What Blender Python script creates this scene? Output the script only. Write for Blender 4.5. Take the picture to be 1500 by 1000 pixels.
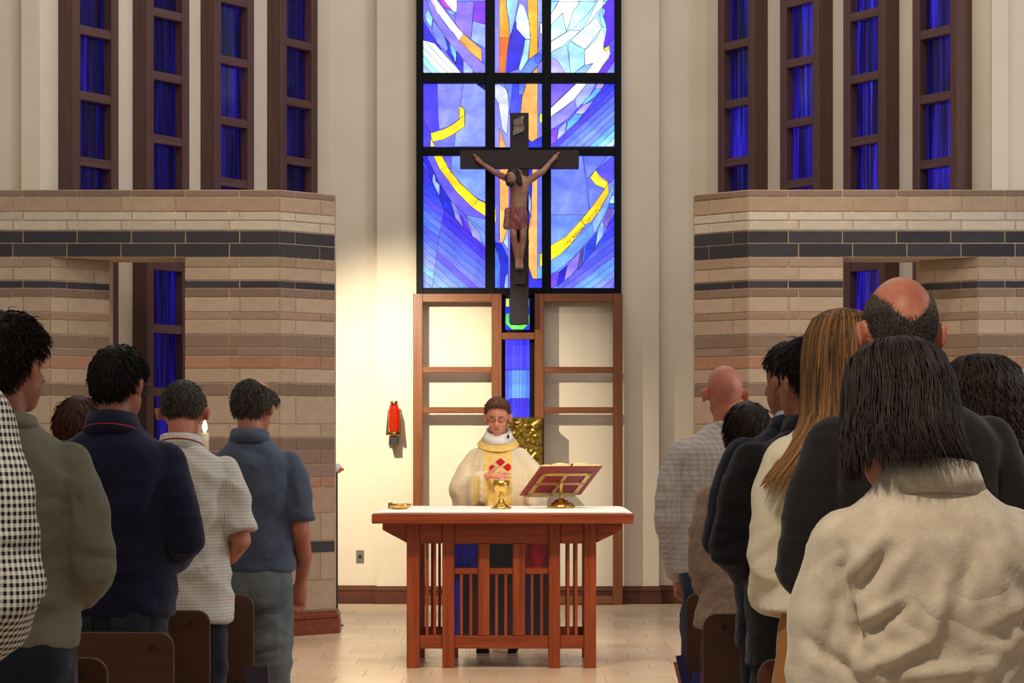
import bpy, bmesh, math, random
import numpy as np
from mathutils import Vector, Matrix, Euler, noise as mnoise

for o in list(bpy.data.objects):
    bpy.data.objects.remove(o)
SC = bpy.context.scene
COL = SC.collection
R = math.radians
random.seed(7)
np.random.seed(7)

# ---------------------------------------------------------------- camera
CX, CH, F, VX, VY = 0.17, 1.41, 3667.0, 787.0, 650.0
cam_d = bpy.data.cameras.new('camera')
cam = bpy.data.objects.new('camera', cam_d)
COL.objects.link(cam)
cam.location = (CX, 0, CH)
cam.rotation_euler = (R(90), 0, 0)
cam_d.sensor_width = 36.0
cam_d.lens = F / 1500 * 36
cam_d.shift_x = -(VX - 750) / 1500
cam_d.shift_y = (VY - 500) / 1500
cam_d.clip_end = 200
SC.camera = cam


def W(x, y, d):
    """pixel of the 1500x1000 photograph at distance d -> world point"""
    return Vector((CX + (x - VX) * d / F, d, CH + (VY - y) * d / F))


def PX(x, d):
    return CX + (x - VX) * d / F


def PZ(y, d):
    return CH + (VY - y) * d / F


def lin(c, a=1.0):
    r = []
    for v in c[:3]:
        v = v / 255.0
        r.append(v / 12.92 if v <= 0.04045 else ((v + 0.055) / 1.055) ** 2.4)
    return (r[0], r[1], r[2], a)


# ---------------------------------------------------------------- world, lights, exposure
SC.view_settings.view_transform = 'Standard'
SC.view_settings.look = 'None'
SC.view_settings.exposure = 0.0
SC.view_settings.gamma = 1.0
SC.view_settings.use_curve_mapping = False
wd = bpy.data.worlds.new('world')
SC.world = wd
wd.use_nodes = True
bg = wd.node_tree.nodes['Background']
bg.inputs[0].default_value = (1.0, 0.94, 0.87, 1)
bg.inputs[1].default_value = 0.27


def spot(name, loc, target, power, col, size=60, blend=0.6, rad=0.1):
    l = bpy.data.lights.new(name, 'SPOT')
    l.energy = power
    l.color = col
    l.spot_size = R(size)
    l.spot_blend = blend
    l.shadow_soft_size = rad
    o = bpy.data.objects.new(name, l)
    COL.objects.link(o)
    o.location = loc
    o.rotation_euler = (Vector(target) - Vector(loc)).to_track_quat('-Z', 'Y').to_euler()
    return o


def area(name, loc, target, power, col, sx, sy):
    l = bpy.data.lights.new(name, 'AREA')
    l.shape = 'RECTANGLE'
    l.size, l.size_y = sx, sy
    l.energy = power
    l.color = col
    o = bpy.data.objects.new(name, l)
    COL.objects.link(o)
    o.location = loc
    o.rotation_euler = (Vector(target) - Vector(loc)).to_track_quat('-Z', 'Y').to_euler()
    return o


# two added area fills: the overhead one brightens the sanctuary walls and floor
area('sanctuary_fill', (0, 17.6, 9.0), (0, 18.2, 0), 190, (1.0, 0.97, 0.95), 6, 5)
area('front_fill', (0, 11.0, 8.6), (0, 20.5, 2.6), 190, (1.0, 0.88, 0.72), 7, 2)  # added fill from the nave side, brightening pier, altar and wall fronts
# daylight from the nave windows on the right
area('nave_window_daylight', (8.5, 11.0, 4.5), (-3, 19.5, 4.0), 330, (0.80, 0.86, 1.0), 3, 4)
# floodlight tucked behind the left block screen, washing the wall beside the oak frame
spot('flood_light', (-1.52, 19.75, 3.12), (-0.92, 22.1, 1.5), 680, (1.0, 0.89, 0.66), 78, 1.0, 0.03)
# ceiling spotlights over the altar
spot('sanctuary_light', (-1.6, 10.6, 7.6), (-0.2, 15.6, 0.3), 1250, (1.0, 0.76, 0.48), 30, 0.8, 0.12)
spot('sanctuary_light', (1.9, 10.8, 7.6), (0.2, 15.6, 0.3), 700, (1.0, 0.78, 0.52), 30, 0.8, 0.12)
# downlights grazing the block screens
spot('screen_light', (-1.9, 16.6, 6.6), (-1.7, 18.4, 0.4), 190, (1.0, 0.76, 0.50), 44, 0.9, 0.1)
spot('screen_light', (1.9, 16.6, 6.6), (1.9, 18.4, 0.8), 290, (1.0, 0.77, 0.52), 50, 0.9, 0.1)
# nave downlights
spot('nave_light', (-0.6, 1.6, 5.4), (1.0, 4.2, 1.1), 720, (1.0, 0.88, 0.72), 60, 0.9, 0.2)
spot('nave_light', (2.4, 5.4, 6.0), (1.0, 8.4, 1.3), 200, (1.0, 0.84, 0.64), 60, 0.9, 0.2)
spot('nave_light', (-0.2, 4.4, 6.0), (-1.2, 8.0, 1.3), 85, (1.0, 0.86, 0.70), 66, 0.9, 0.15)


# ---------------------------------------------------------------- materials
MATS = {}


def new_mat(name):
    m = bpy.data.materials.new(name)
    m.use_nodes = True
    nt = m.node_tree
    b = nt.nodes['Principled BSDF']
    return m, nt, b


def N(nt, t, **kw):
    n = nt.nodes.new(t)
    for k, v in kw.items():
        setattr(n, k, v)
    return n


def coords(nt, scale=(1, 1, 1), rot=(0, 0, 0)):
    tc = N(nt, 'ShaderNodeTexCoord')
    mp = N(nt, 'ShaderNodeMapping')
    mp.inputs['Scale'].default_value = scale
    mp.inputs['Rotation'].default_value = rot
    nt.links.new(tc.outputs['Object'], mp.inputs['Vector'])
    return mp.outputs['Vector']


def mixc(nt, fac, a, b, mode='MIX'):
    m = N(nt, 'ShaderNodeMix', data_type='RGBA', blend_type=mode)
    for sock, v in ((m.inputs[0], fac), (m.inputs[6], a), (m.inputs[7], b)):
        if hasattr(v, 'is_linked'):
            nt.links.new(v, sock)
        else:
            sock.default_value = v
    return m.outputs[2]


def mathn(nt, op, a, b=None):
    m = N(nt, 'ShaderNodeMath', operation=op)
    for i, v in enumerate((a, b)):
        if v is None:
            continue
        if hasattr(v, 'is_linked'):
            nt.links.new(v, m.inputs[i])
        else:
            m.inputs[i].default_value = v
    return m.outputs[0]


def noise_tex(nt, vec, scale, detail=4, rough=0.55):
    n = N(nt, 'ShaderNodeTexNoise')
    n.inputs['Scale'].default_value = scale
    n.inputs['Detail'].default_value = detail
    n.inputs['Roughness'].default_value = rough
    nt.links.new(vec, n.inputs['Vector'])
    return n.outputs['Fac']


def maprange(nt, v, a, b, c, d):
    m = N(nt, 'ShaderNodeMapRange')
    nt.links.new(v, m.inputs[0])
    for i, x in enumerate((a, b, c, d)):
        m.inputs[i + 1].default_value = x
    return m.outputs[0]


def add_bump(nt, b, h, strength=0.3, dist=0.002):
    bp = N(nt, 'ShaderNodeBump')
    bp.inputs['Strength'].default_value = strength
    bp.inputs['Distance'].default_value = dist
    nt.links.new(h, bp.inputs['Height'])
    nt.links.new(bp.outputs[0], b.inputs['Normal'])


def mat(name, col, rough=0.6, metal=0.0, col2=None, nscale=6.0, stretch=(1, 1, 1), bump=0.0, bscale=60.0, bdist=0.002, spec=0.5, sheen=0.0, sss=0.0):
    if name in MATS:
        return MATS[name]
    m, nt, b = new_mat(name)
    b.inputs['Roughness'].default_value = rough
    b.inputs['Metallic'].default_value = metal
    b.inputs['Specular IOR Level'].default_value = spec
    if sheen:
        b.inputs['Sheen Weight'].default_value = sheen
    if sss:
        b.inputs['Subsurface Weight'].default_value = sss
        b.inputs['Subsurface Radius'].default_value = (0.012, 0.005, 0.003)
    v = coords(nt, stretch)
    c2 = col2 if col2 else tuple(x * 0.88 for x in col)
    n = noise_tex(nt, v, nscale)
    c = mixc(nt, maprange(nt, n, 0.35, 0.65, 0, 1), lin(col), lin(c2))
    nt.links.new(c, b.inputs['Base Color'])
    if bump:
        add_bump(nt, b, noise_tex(nt, v, bscale, 3), bump, bdist)
    MATS[name] = m
    return m


def objcol_mat(name, rough=0.8, amount=0.12, nscale=9, bump=0.25, bscale=120, bdist=0.002, spec=0.3):
    m, nt, b = new_mat(name)
    oi = N(nt, 'ShaderNodeObjectInfo')
    v = coords(nt)
    n = noise_tex(nt, v, nscale, 6, 0.7)
    f = maprange(nt, n, 0.3, 0.7, 1 - amount, 1 + amount)
    g = N(nt, 'ShaderNodeCombineColor')
    for i in range(3):
        nt.links.new(f, g.inputs[i])
    c = mixc(nt, 1.0, oi.outputs['Color'], g.outputs[0], 'MULTIPLY')
    nt.links.new(c, b.inputs['Base Color'])
    b.inputs['Roughness'].default_value = rough
    b.inputs['Specular IOR Level'].default_value = spec
    add_bump(nt, b, noise_tex(nt, v, bscale, 4), bump, bdist)
    MATS[name] = m
    return m


def glass_mat():
    """back-lit antique art glass: daylight behind it makes it glow; colour per piece"""
    m, nt, b = new_mat('art_glass')
    oi = N(nt, 'ShaderNodeObjectInfo')
    v = coords(nt)
    n = noise_tex(nt, v, 9, 5, 0.6)
    n2 = noise_tex(nt, v, 3.1, 2, 0.5)
    f = mathn(nt, 'MULTIPLY', maprange(nt, n, 0.3, 0.7, 0.72, 1.35), maprange(nt, n2, 0.3, 0.7, 0.8, 1.3))
    g = N(nt, 'ShaderNodeCombineColor')
    for i in range(3):
        nt.links.new(f, g.inputs[i])
    c = mixc(nt, 1.0, oi.outputs['Color'], g.outputs[0], 'MULTIPLY')
    b.inputs['Base Color'].default_value = (0.02, 0.02, 0.04, 1)
    b.inputs['Roughness'].default_value = 0.25
    nt.links.new(c, b.inputs['Emission Color'])
    b.inputs['Emission Strength'].default_value = 1.25
    return m


def blue_pane_mat():
    """thick cobalt glass, dim daylight behind, vertical ripples"""
    m, nt, b = new_mat('cobalt_glass')
    oi = N(nt, 'ShaderNodeObjectInfo')
    v = coords(nt, (1, 1, 0.035))
    sh = N(nt, 'ShaderNodeVectorMath', operation='ADD')
    nt.links.new(v, sh.inputs[0])
    cb = N(nt, 'ShaderNodeCombineXYZ')
    nt.links.new(mathn(nt, 'MULTIPLY', oi.outputs['Random'], 40.0), cb.inputs[0])
    nt.links.new(cb.outputs[0], sh.inputs[1])
    n = noise_tex(nt, sh.outputs[0], 26, 3, 0.6)
    n2 = noise_tex(nt, sh.outputs[0], 7, 1, 0.5)
    f = mathn(nt, 'MULTIPLY', maprange(nt, n, 0.44, 0.72, 0.0, 1.0), maprange(nt, n2, 0.35, 0.65, 0.25, 1.3))
    c = mixc(nt, f, lin((5, 4, 34)), lin((58, 40, 235)))
    c = mixc(nt, 1.0, c, oi.outputs['Color'], 'MULTIPLY')
    b.inputs['Base Color'].default_value = (0.004, 0.003, 0.03, 1)
    b.inputs['Roughness'].default_value = 0.15
    nt.links.new(c, b.inputs['Emission Color'])
    b.inputs['Emission Strength'].default_value = 1.0
    return m


def wood_mat(name, col, col2, axis='z', rough=0.42, scale=1.0):
    m, nt, b = new_mat(name)
    st = {'x': (0.6, 14, 14), 'y': (14, 0.6, 14), 'z': (14, 14, 0.6)}[axis]
    v = coords(nt, tuple(s * scale for s in st))
    n = noise_tex(nt, v, 2.2, 6, 0.62)
    n2 = noise_tex(nt, v, 9.0, 3, 0.6)
    f = mathn(nt, 'ADD', mathn(nt, 'MULTIPLY', n, 0.7), mathn(nt, 'MULTIPLY', n2, 0.3))
    c = mixc(nt, maprange(nt, f, 0.36, 0.64, 0, 1), lin(col), lin(col2))
    nt.links.new(c, b.inputs['Base Color'])
    b.inputs['Roughness'].default_value = rough
    add_bump(nt, b, n2, 0.08, 0.001)
    MATS[name] = m
    return m


M_PLASTER = mat('cream_plaster', (222, 210, 190), 0.9, nscale=1.5, col2=(216, 203, 182), bump=0.15, bscale=180, spec=0.2)
M_MORTAR = mat('sand_mortar', (214, 190, 160), 0.95, nscale=30, bump=0.3, bscale=200, spec=0.1)
M_BRICK = objcol_mat('split_face_block', 0.92, 0.10, 14, 0.5, 150, 0.003, 0.15)
M_TILE = objcol_mat('floor_tile', 0.24, 0.05, 5, 0.05, 60, 0.001, 0.5)
M_GLASS = glass_mat()
M_COBALT = blue_pane_mat()
M_LEAD = mat('lead_came', (30, 30, 70), 0.6)
M_BLACK = mat('black_window_frame', (8, 8, 14), 0.6, spec=0.15)
M_BROWN_V = wood_mat('brown_window_wood_upright', (96, 66, 58), (78, 50, 44), 'z', 0.5)
M_BROWN_H = wood_mat('brown_window_wood_level', (100, 70, 62), (80, 52, 46), 'x', 0.5)
M_OAK_V = wood_mat('oak_upright', (134, 78, 43), (102, 57, 30), 'z', 0.4)
M_OAK_H = wood_mat('oak_level', (134, 78, 43), (102, 57, 30), 'x', 0.4)
M_ALT_V = wood_mat('cherry_upright', (156, 70, 28), (112, 44, 16), 'z', 0.36)
M_ALT_H = wood_mat('cherry_level', (156, 70, 28), (110, 42, 16), 'x', 0.36)
M_BASE = wood_mat('baseboard_wood', (142, 68, 40), (108, 48, 28), 'x', 0.4)
M_BASED = wood_mat('dark_baseboard_wood', (98, 52, 32), (74, 38, 24), 'x', 0.45)
M_CROSS_V = wood_mat('cross_wood_upright', (46, 32, 33), (30, 21, 23), 'z', 0.7)
M_CROSS_H = wood_mat('cross_wood_level', (52, 33, 33), (34, 22, 24), 'x', 0.7)
M_GOLD = mat('gold', (250, 205, 105), 0.22, 1.0, nscale=20)
M_BRASS = mat('brass', (214, 176, 90), 0.2, 1.0, nscale=14)
M_WHITE = mat('white_linen', (250, 246, 241), 0.9, col2=(244, 239, 233), nscale=8, bump=0.2, bscale=300, spec=0.2)
M_STEEL = mat('brushed_steel', (170, 168, 160), 0.4, 0.8)
M_DARK = mat('dark_metal', (38, 32, 30), 0.5)


# ---------------------------------------------------------------- mesh helpers
class MB:
    def __init__(s):
        s.v, s.f = [], []

    def add(s, vs, fs):
        o = len(s.v)
        s.v += [tuple(p) for p in vs]
        s.f += [tuple(i + o for i in f) for f in fs]
        return s

    def box(s, x0, x1, y0, y1, z0, z1):
        vs = [(x, y, z) for x in (x0, x1) for y in (y0, y1) for z in (z0, z1)]
        return s.add(vs, [(0, 1, 3, 2), (4, 6, 7, 5), (0, 4, 5, 1), (2, 3, 7, 6), (0, 2, 6, 4), (1, 5, 7, 3)])

    def plan(s, pts, z0, z1):
        """plan polygon (x,y), counter-clockwise, extruded in z"""
        n = len(pts)
        vs = [(p[0], p[1], z0) for p in pts] + [(p[0], p[1], z1) for p in pts]
        fs = [tuple(range(n - 1, -1, -1)), tuple(range(n, 2 * n))]
        fs += [(i, (i + 1) % n, n + (i + 1) % n, n + i) for i in range(n)]
        return s.add(vs, fs)

    def slab(s, pts, y0, y1):
        """polygon (x,z) extruded from y0 (front) to y1 (back)"""
        n = len(pts)
        vs = [(p[0], y0, p[1]) for p in pts] + [(p[0], y1, p[1]) for p in pts]
        fs = [tuple(range(n)), tuple(range(2 * n - 1, n - 1, -1))]
        fs += [(i, n + i, n + (i + 1) % n, (i + 1) % n) for i in range(n)]
        return s.add(vs, fs)

    def rings(s, rs, cap=True, closed=False):
        """list of equal-length vertex rings"""
        n = len(rs[0])
        vs = [p for r in rs for p in r]
        fs = []
        m = len(rs)
        for k in range(m - 1 + (1 if closed else 0)):
            a, b = k * n, ((k + 1) % m) * n
            for i in range(n):
                j = (i + 1) % n
                fs.append((a + i, a + j, b + j, b + i))
        if cap and not closed:
            fs.append(tuple(range(n - 1, -1, -1)))
            fs.append(tuple(range((m - 1) * n, m * n)))
        return s.add(vs, fs)

    def lathe(s, prof, c=(0, 0, 0), n=24):
        rs = []
        for r, z in prof:
            rs.append([(c[0] + r * math.cos(2 * math.pi * i / n), c[1] + r * math.sin(2 * math.pi * i / n), c[2] + z) for i in range(n)])
        return s.rings(rs)

    def tube(s, pts, rad, n=10, flat=None):
        """tapered tube along pts; rad scalar/list; closed ends"""
        P = [Vector(p) for p in pts]
        m = len(P)
        rr = rad if isinstance(rad, (list, tuple)) else [rad] * m
        ref = Vector((0, 0, 1))
        t0 = (P[1] - P[0]).normalized()
        if abs(t0.dot(ref)) > 0.9:
            ref = Vector((0, 1, 0))
        u = t0.cross(ref).normalized()
        rs = []
        for k in range(m):
            t = (P[min(k + 1, m - 1)] - P[max(k - 1, 0)])
            t = t.normalized() if t.length > 1e-9 else t0
            u = (u - t * u.dot(t))
            u = u.normalized() if u.length > 1e-9 else t.orthogonal().normalized()
            w = t.cross(u)
            r = rr[k]
            ra, rb = (r, r) if not isinstance(r, (tuple, list)) else r
            rs.append([P[k] + u * (ra * math.cos(2 * math.pi * i / n)) + w * (rb * math.sin(2 * math.pi * i / n)) for i in range(n)])
        return s.rings(rs)

    def limb(s, pts, rad, n=12):
        """tube with rounded ends"""
        s.tube(pts, rad, n)
        for p, r in ((pts[0], rad[0]), (pts[-1], rad[-1])):
            s.ell(p, (r, r, r), 10, 8)
        return s

    def ell(s, c, r, n=16, m=12, M=None):
        rs = []
        for k in range(1, m):
            a = math.pi * k / m
            rs.append([(r[0] * math.sin(a) * math.cos(2 * math.pi * i / n), r[1] * math.sin(a) * math.sin(2 * math.pi * i / n), -r[2] * math.cos(a)) for i in range(n)])
        vs = [p for q in rs for p in q] + [(0, 0, -r[2]), (0, 0, r[2])]
        fs = []
        for k in range(m - 2):
            for i in range(n):
                j = (i + 1) % n
                fs.append((k * n + i, k * n + j, (k + 1) * n + j, (k + 1) * n + i))
        b, t = len(vs) - 2, len(vs) - 1
        for i in range(n):
            j = (i + 1) % n
            fs.append((b, j, i))
            fs.append((t, (m - 2) * n + i, (m - 2) * n + j))
        if M is not None:
            vs = [M @ Vector(p) for p in vs]
        c = Vector(c)
        return s.add([Vector(p) + c for p in vs], fs)

    def xform(s, M):
        s.v = [tuple(M @ Vector(p)) for p in s.v]
        return s

    def mesh(s, name, off=None):
        me = bpy.data.meshes.new(name)
        vs = s.v if off is None else [(p[0] - off[0], p[1] - off[1], p[2] - off[2]) for p in s.v]
        me.from_pydata(vs, [], s.f)
        me.validate()
        me.update()
        return me


def obj(name, me, m=None, parent=None, smooth=False, bevel=0.0, color=None, world=False):
    """link one mesh object. world=True: the mesh was made in world coordinates, so move it into its parent's frame"""
    if isinstance(me, MB):
        off = parent.location if (parent is not None and world) else None
        me = me.mesh(name, off)
    o = bpy.data.objects.new(name, me)
    COL.objects.link(o)
    if m is not None and not me.materials:
        me.materials.append(m)
    if parent is not None:
        o.parent = parent
    if smooth:
        me.shade_smooth()
    if bevel:
        b = o.modifiers.new('bevel', 'BEVEL')
        b.width = bevel
        b.segments = 1
        b.limit_method = 'ANGLE'
    if color is not None:
        o.color = color
    return o


def tag(o, label=None, cat=None, group=None, kind=None):
    if label:
        o['label'] = label
    if cat:
        o['category'] = cat
    if group:
        o['group'] = group
    if kind:
        o['kind'] = kind
    return o


def thing(name, loc, label, cat, group=None, rz=0.0):
    o = bpy.data.objects.new(name, None)
    COL.objects.link(o)
    o.empty_display_size = 0.1
    o.location = loc
    o.rotation_euler = (0, 0, rz)
    return tag(o, label, cat, group)


def struct_root(name, loc=(0, 0, 0), rz=0.0, label=None):
    o = bpy.data.objects.new(name, None)
    COL.objects.link(o)
    o.location = loc
    o.rotation_euler = (0, 0, rz)
    return tag(o, label, kind='structure')


# ================================================================= THE SETTING
# floor
fl = obj('floor', MB().box(-8, 8, -2.5, 24, -0.12, -0.006), M_TILE, color=lin((206, 182, 158)))
tag(fl, 'pale stone tile floor of the church', None, None, 'structure')
tcache = {}
TW, TD = 0.405, 0.43
row = 0
yy = 13.9
while yy < 22.05:
    y1 = min(yy + TD, 22.05)
    offx = (row * 0.37) % 1.0 * TW
    x = -2.15 + offx - TW
    while x < 2.1:
        key = round(y1 - yy, 3)
        if key not in tcache:
            me = MB().box(-TW / 2 + 0.0015, TW / 2 - 0.0015, -(y1 - yy) / 2 + 0.0015, (y1 - yy) / 2 - 0.0015, -0.0058, 0).mesh('tile')
            me.materials.append(M_TILE)
            tcache[key] = me
        if -1.95 < x + TW / 2 < 1.95:
            t = random.uniform(-1, 1)
            o = obj('tile', tcache[key], None, fl, color=lin((212 + 8 * t, 187 + 8 * t, 160 + 9 * t)))
            o.location = (x + TW / 2, (yy + y1) / 2, 0)
        x += TW
    yy += TD
    row += 1

# back wall with its shallow central panel
wb = obj('wall_back', MB().plan([(-1.67, 22.22), (-1.245, 22.22), (-1.245, 22.10), (1.245, 22.10), (1.245, 22.22), (1.67, 22.22), (1.67, 22.6), (-1.67, 22.6)], 0, 7.5), M_PLASTER)
tag(wb, 'cream plaster back wall behind the altar', None, None, 'structure')
TH = math.atan(1.65)
for sgn, side in ((-1, 'left'), (1, 'right')):
    pts = [(1.67, 22.22), (3.61, 19.02), (3.61, 18.94), (3.735, 18.94), (3.735, 18.99), (8, 18.99), (8, 19.5), (4.2, 19.5), (2.2, 22.6), (1.67, 22.6)]
    if sgn < 0:
        pts = [(-p[0], p[1]) for p in pts]
    else:
        pts = pts[::-1]
    o = obj('wall_back_' + side, MB().plan(pts[::-1], 0, 7.5), M_PLASTER)
    tag(o, 'angled cream plaster wall with tall blue windows on the %s' % side, None, None, 'structure')


# baseboards of the back wall: moulded profile run along a plan polyline
def baseboard(name, pts, h=0.155, t=0.022, m=M_BASE):
    prof = [(0, 0), (t, 0), (t, h * 0.62), (t * 0.62, h * 0.66), (t * 0.9, h * 0.72), (t * 0.9, h * 0.84), (t * 0.45, h * 0.9), (t * 0.45, h), (0, h)]
    P = [Vector((p[0], p[1], 0)) for p in pts]
    nrm = []
    for i in range(len(P) - 1):
        d = (P[i + 1] - P[i]).normalized()
        nrm.append(Vector((d.y, -d.x, 0)))
    rs = []
    for i, p in enumerate(P):
        if i == 0:
            n = nrm[0]
        elif i == len(P) - 1:
            n = nrm[-1]
        else:
            n = (nrm[i - 1] + nrm[i]).normalized()
            n = n / max(0.3, n.dot(nrm[i]))
        rs.append([(p.x + n.x * a, p.y + n.y * a, b) for a, b in prof])
    return tag(obj(name, MB().rings(rs), m), None, None, None, 'structure')


tag(baseboard('baseboard_back', [(-1.66, 22.22), (-1.245, 22.22), (-1.245, 22.10), (1.245, 22.10), (1.245, 22.22), (1.66, 22.22)], m=M_BASED), 'dark wooden baseboard along the cream back wall')

# ---------------------------------------------------------------- brick screens
YS = [277.7, 287.9, 310, 322.9, 337.5, 355.9, 376.3, 391.6, 410.6, 421.8, 435, 457, 468, 489.5, 508.9, 521, 539.8, 560.9, 579.6, 620.9, 640.8, 659, 680, 699.6, 714.5, 752.9, 794, 811.6, 852.4, 897, 932]
ZS = [PZ(y, 18.3) for y in YS]
ZS[-1] = 0.0
TA, BE, OW, SL, LI, SA, PI = (152, 126, 106), (190, 162, 134), (216, 200, 178), (72, 68, 71), (200, 174, 147), (188, 142, 112), (196, 160, 136)
ROWC = [TA, BE, OW, OW, SL, SL, (178, 152, 124), LI, SL, TA, LI, (178, 146, 120), LI, TA, (160, 134, 112), SA, LI, TA, LI, LI, TA, (160, 132, 114), (164, 134, 116), SA, PI, LI, SL, LI, LI, LI]
BL, CHF, CX1, CX2, OP0, OP1 = 0.396, 0.375, 1.711, 1.336, 2.41, 3.015
bcache = {}


def brick(parent, w, h, loc, rz, col):
    key = (round(w, 3), round(h, 3))
    if key not in bcache:
        g = 0.0045
        w_, h_ = key
        a, c = w_ / 2 - g, h_ / 2 - g
        e = 0.003
        vs = [(-a, 0.045, -c), (a, 0.045, -c), (a, 0.045, c), (-a, 0.045, c), (-a, e, -c), (a, e, -c), (a, e, c), (-a, e, c), (-a + e, 0, -c + e), (a - e, 0, -c + e), (a - e, 0, c - e), (-a + e, 0, c - e)]
        fs = [(8, 9, 10, 11)]
        for k in (0, 4):
            for i in range(4):
                j = (i + 1) % 4
                fs.append((k + i, k + j, k + 4 + j, k + 4 + i))
        fs.append((0, 3, 2, 1))
        me = bpy.data.meshes.new('brick')
        me.from_pydata(vs, [], fs)
        me.materials.append(M_BRICK)
        bcache[key] = me
    t = random.uniform(-6, 6)
    o = obj('brick', bcache[key], None, parent, color=lin(tuple(max(0, c * 0.92 + t) for c in col)))
    o.location = (loc[0], loc[1] + random.uniform(-0.0012, 0.0012), loc[2])
    o.rotation_euler = (0, 0, rz)
    return o


def screen(sgn, side):
    e = 0.009      # mortar face lies this far behind the block face
    q = e * 0.41
    m = MB()

    def P(pts, z0, z1):
        if sgn > 0:
            pts = [(-p[0], p[1]) for p in pts][::-1]
        m.plan(pts, z0, z1)
    zl = ZS[6]
    P([(-6, 18.3 + e), (-3.39 - q, 18.3 + e), (-3.015 - e, 18.675 + q), (-3.015 - e, 18.85), (-6, 18.85)], 0, zl)
    P([(-2.41 + e, 18.3 + e), (-1.711 - q, 18.3 + e), (-1.336 - e, 18.675 + q), (-1.336 - e, 18.85), (-2.41 + e, 18.85)], 0, zl)
    P([(-6, 18.3 + e), (-1.711 - q, 18.3 + e), (-1.336 - e, 18.675 + q), (-1.336 - e, 18.85), (-6, 18.85)], zl, ZS[0])
    w = tag(obj('wall_' + side, m, M_MORTAR), 'striped block screen wall on the %s with dark slate bands and an opening' % side, None, None, 'structure')
    s2 = math.sqrt(0.5)
    LC = CHF / s2
    for r in range(len(ZS) - 2):
        z0, z1 = ZS[r + 1], ZS[r]
        zc, h = (z0 + z1) / 2, z1 - z0
        A = r % 2 == 0
        joint = -2.006 if A else -2.081
        js = [joint + k * BL for k in range(-12, 3)]

        def run(x0, x1):
            xs = [x0] + [j for j in js if x0 + 0.03 < j < x1 - 0.03] + [x1]
            for a, b in zip(xs, xs[1:]):
                brick(w, b - a, h, (sgn * -1 * (a + b) / 2 if sgn > 0 else (a + b) / 2, 18.3, zc), 0, ROWC[r])

        def cham(xc):
            for a, b in ((0, 0.15), (0.15, LC)) if A else ((0, 0.385), (0.385, LC)):
                c = (a + b) / 2 * s2
                x = xc + c
                brick(w, b - a, h, (-x if sgn > 0 else x, 18.3 + c, zc), R(45) * (1 if sgn < 0 else -1), ROWC[r])
        if r < 6:
            run(-4.74, -1.711)
        else:
            run(-4.74, -3.39)
            cham(-3.39)
            run(-2.41, -1.711)
        cham(-1.711)
    # moulded baseboard around the foot of the screen
    bp = [(-2.41, 18.3), (-1.711, 18.3), (-1.336, 18.675), (-1.336, 18.84)]
    bq = [(-6, 18.3), (-3.39, 18.3), (-3.015, 18.675), (-3.015, 18.84)]
    for k, pp in enumerate((bp, bq)):
        if sgn > 0:
            pp = [(-p[0], p[1]) for p in pp][::-1]
        o = baseboard('baseboard_%s_%s' % (side, ('pier', 'end')[k]), pp, 0.172, 0.03)
        tag(o, 'reddish moulded wooden baseboard at the foot of the %s block screen, %s' % (side, ('beside the altar area', 'outer end')[k]))


screen(-1, 'left')
screen(1, 'right')

# ---------------------------------------------------------------- tall blue side windows
wn = 2
NRM_P = 0.15
for sgn in (-1, 1):
    for k, pxc in enumerate((141, 247, 344, 439)):
        # solve along the offset wall line, on the left side
        ct, st = math.cos(TH), math.sin(TH)
        best = None
        for i in range(0, 4000):
            u = i * 0.001
            X = -1.67 - u * ct + st * NRM_P
            Y = 22.22 - u * st - ct * NRM_P
            p = VX + F * (X - CX) / Y
            if best is None or abs(p - pxc) < best[0]:
                best = (abs(p - pxc), u)
        u = best[1]
        X, Y = -1.67 - u * ct, 22.22 - u * st
        loc = (X if sgn < 0 else -X, Y, 0)
        rz = TH if sgn < 0 else -TH
        side = 'left' if sgn < 0 else 'right'
        order = ('outermost', 'second from the outer end', 'third from the outer end', 'innermost')[k]
        root = struct_root('window_%d' % wn, loc, rz, 'tall brown-framed cobalt window on the %s wall, %s' % (side, order))
        wn += 1
        hw, z0, z1, sw = 0.265, 0.35, 7.3, 0.085
        for xa, xb in ((-hw, -hw + sw), (hw - sw, hw)):
            obj('stile', MB().box(xa, xb, -NRM_P, 0.01, z0, z1), M_BROWN_V, root, bevel=0.004)
        zb = 4.085 if k % 2 == 0 else 4.35
        zs = sorted([zb + 0.505 * i for i in range(-8, 8) if z0 + 0.05 < zb + 0.505 * i < z1 - 0.02])
        edges = [z0] + zs + [z1]
        for z in zs:
            obj('muntin', MB().box(-hw + sw, hw - sw, -NRM_P + 0.006, 0.005, z - 0.034, z + 0.034), M_BROWN_H, root, bevel=0.003)
        for a, b in zip(edges, edges[1:]):
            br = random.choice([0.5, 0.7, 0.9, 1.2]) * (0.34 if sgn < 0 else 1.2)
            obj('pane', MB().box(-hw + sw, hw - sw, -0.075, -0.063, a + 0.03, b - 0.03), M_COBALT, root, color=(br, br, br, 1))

# ---------------------------------------------------------------- stained glass window
YG = 22.075
win = struct_root('window_1', (0, 22.1, 0), 0, 'large backlit stained glass window behind the crucifix')


def clip_half(poly, nx, ny, c):
    """keep nx*x+ny*y >= c"""
    out = []
    for i in range(len(poly)):
        p, q = poly[i], poly[(i + 1) % len(poly)]
        dp, dq = nx * p[0] + ny * p[1] - c, nx * q[0] + ny * q[1] - c
        if dp >= 0:
            out.append(p)
        if (dp < 0) != (dq < 0):
            t = dp / (dp - dq)
            out.append((p[0] + t * (q[0] - p[0]), p[1] + t * (q[1] - p[1])))
    return out


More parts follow.
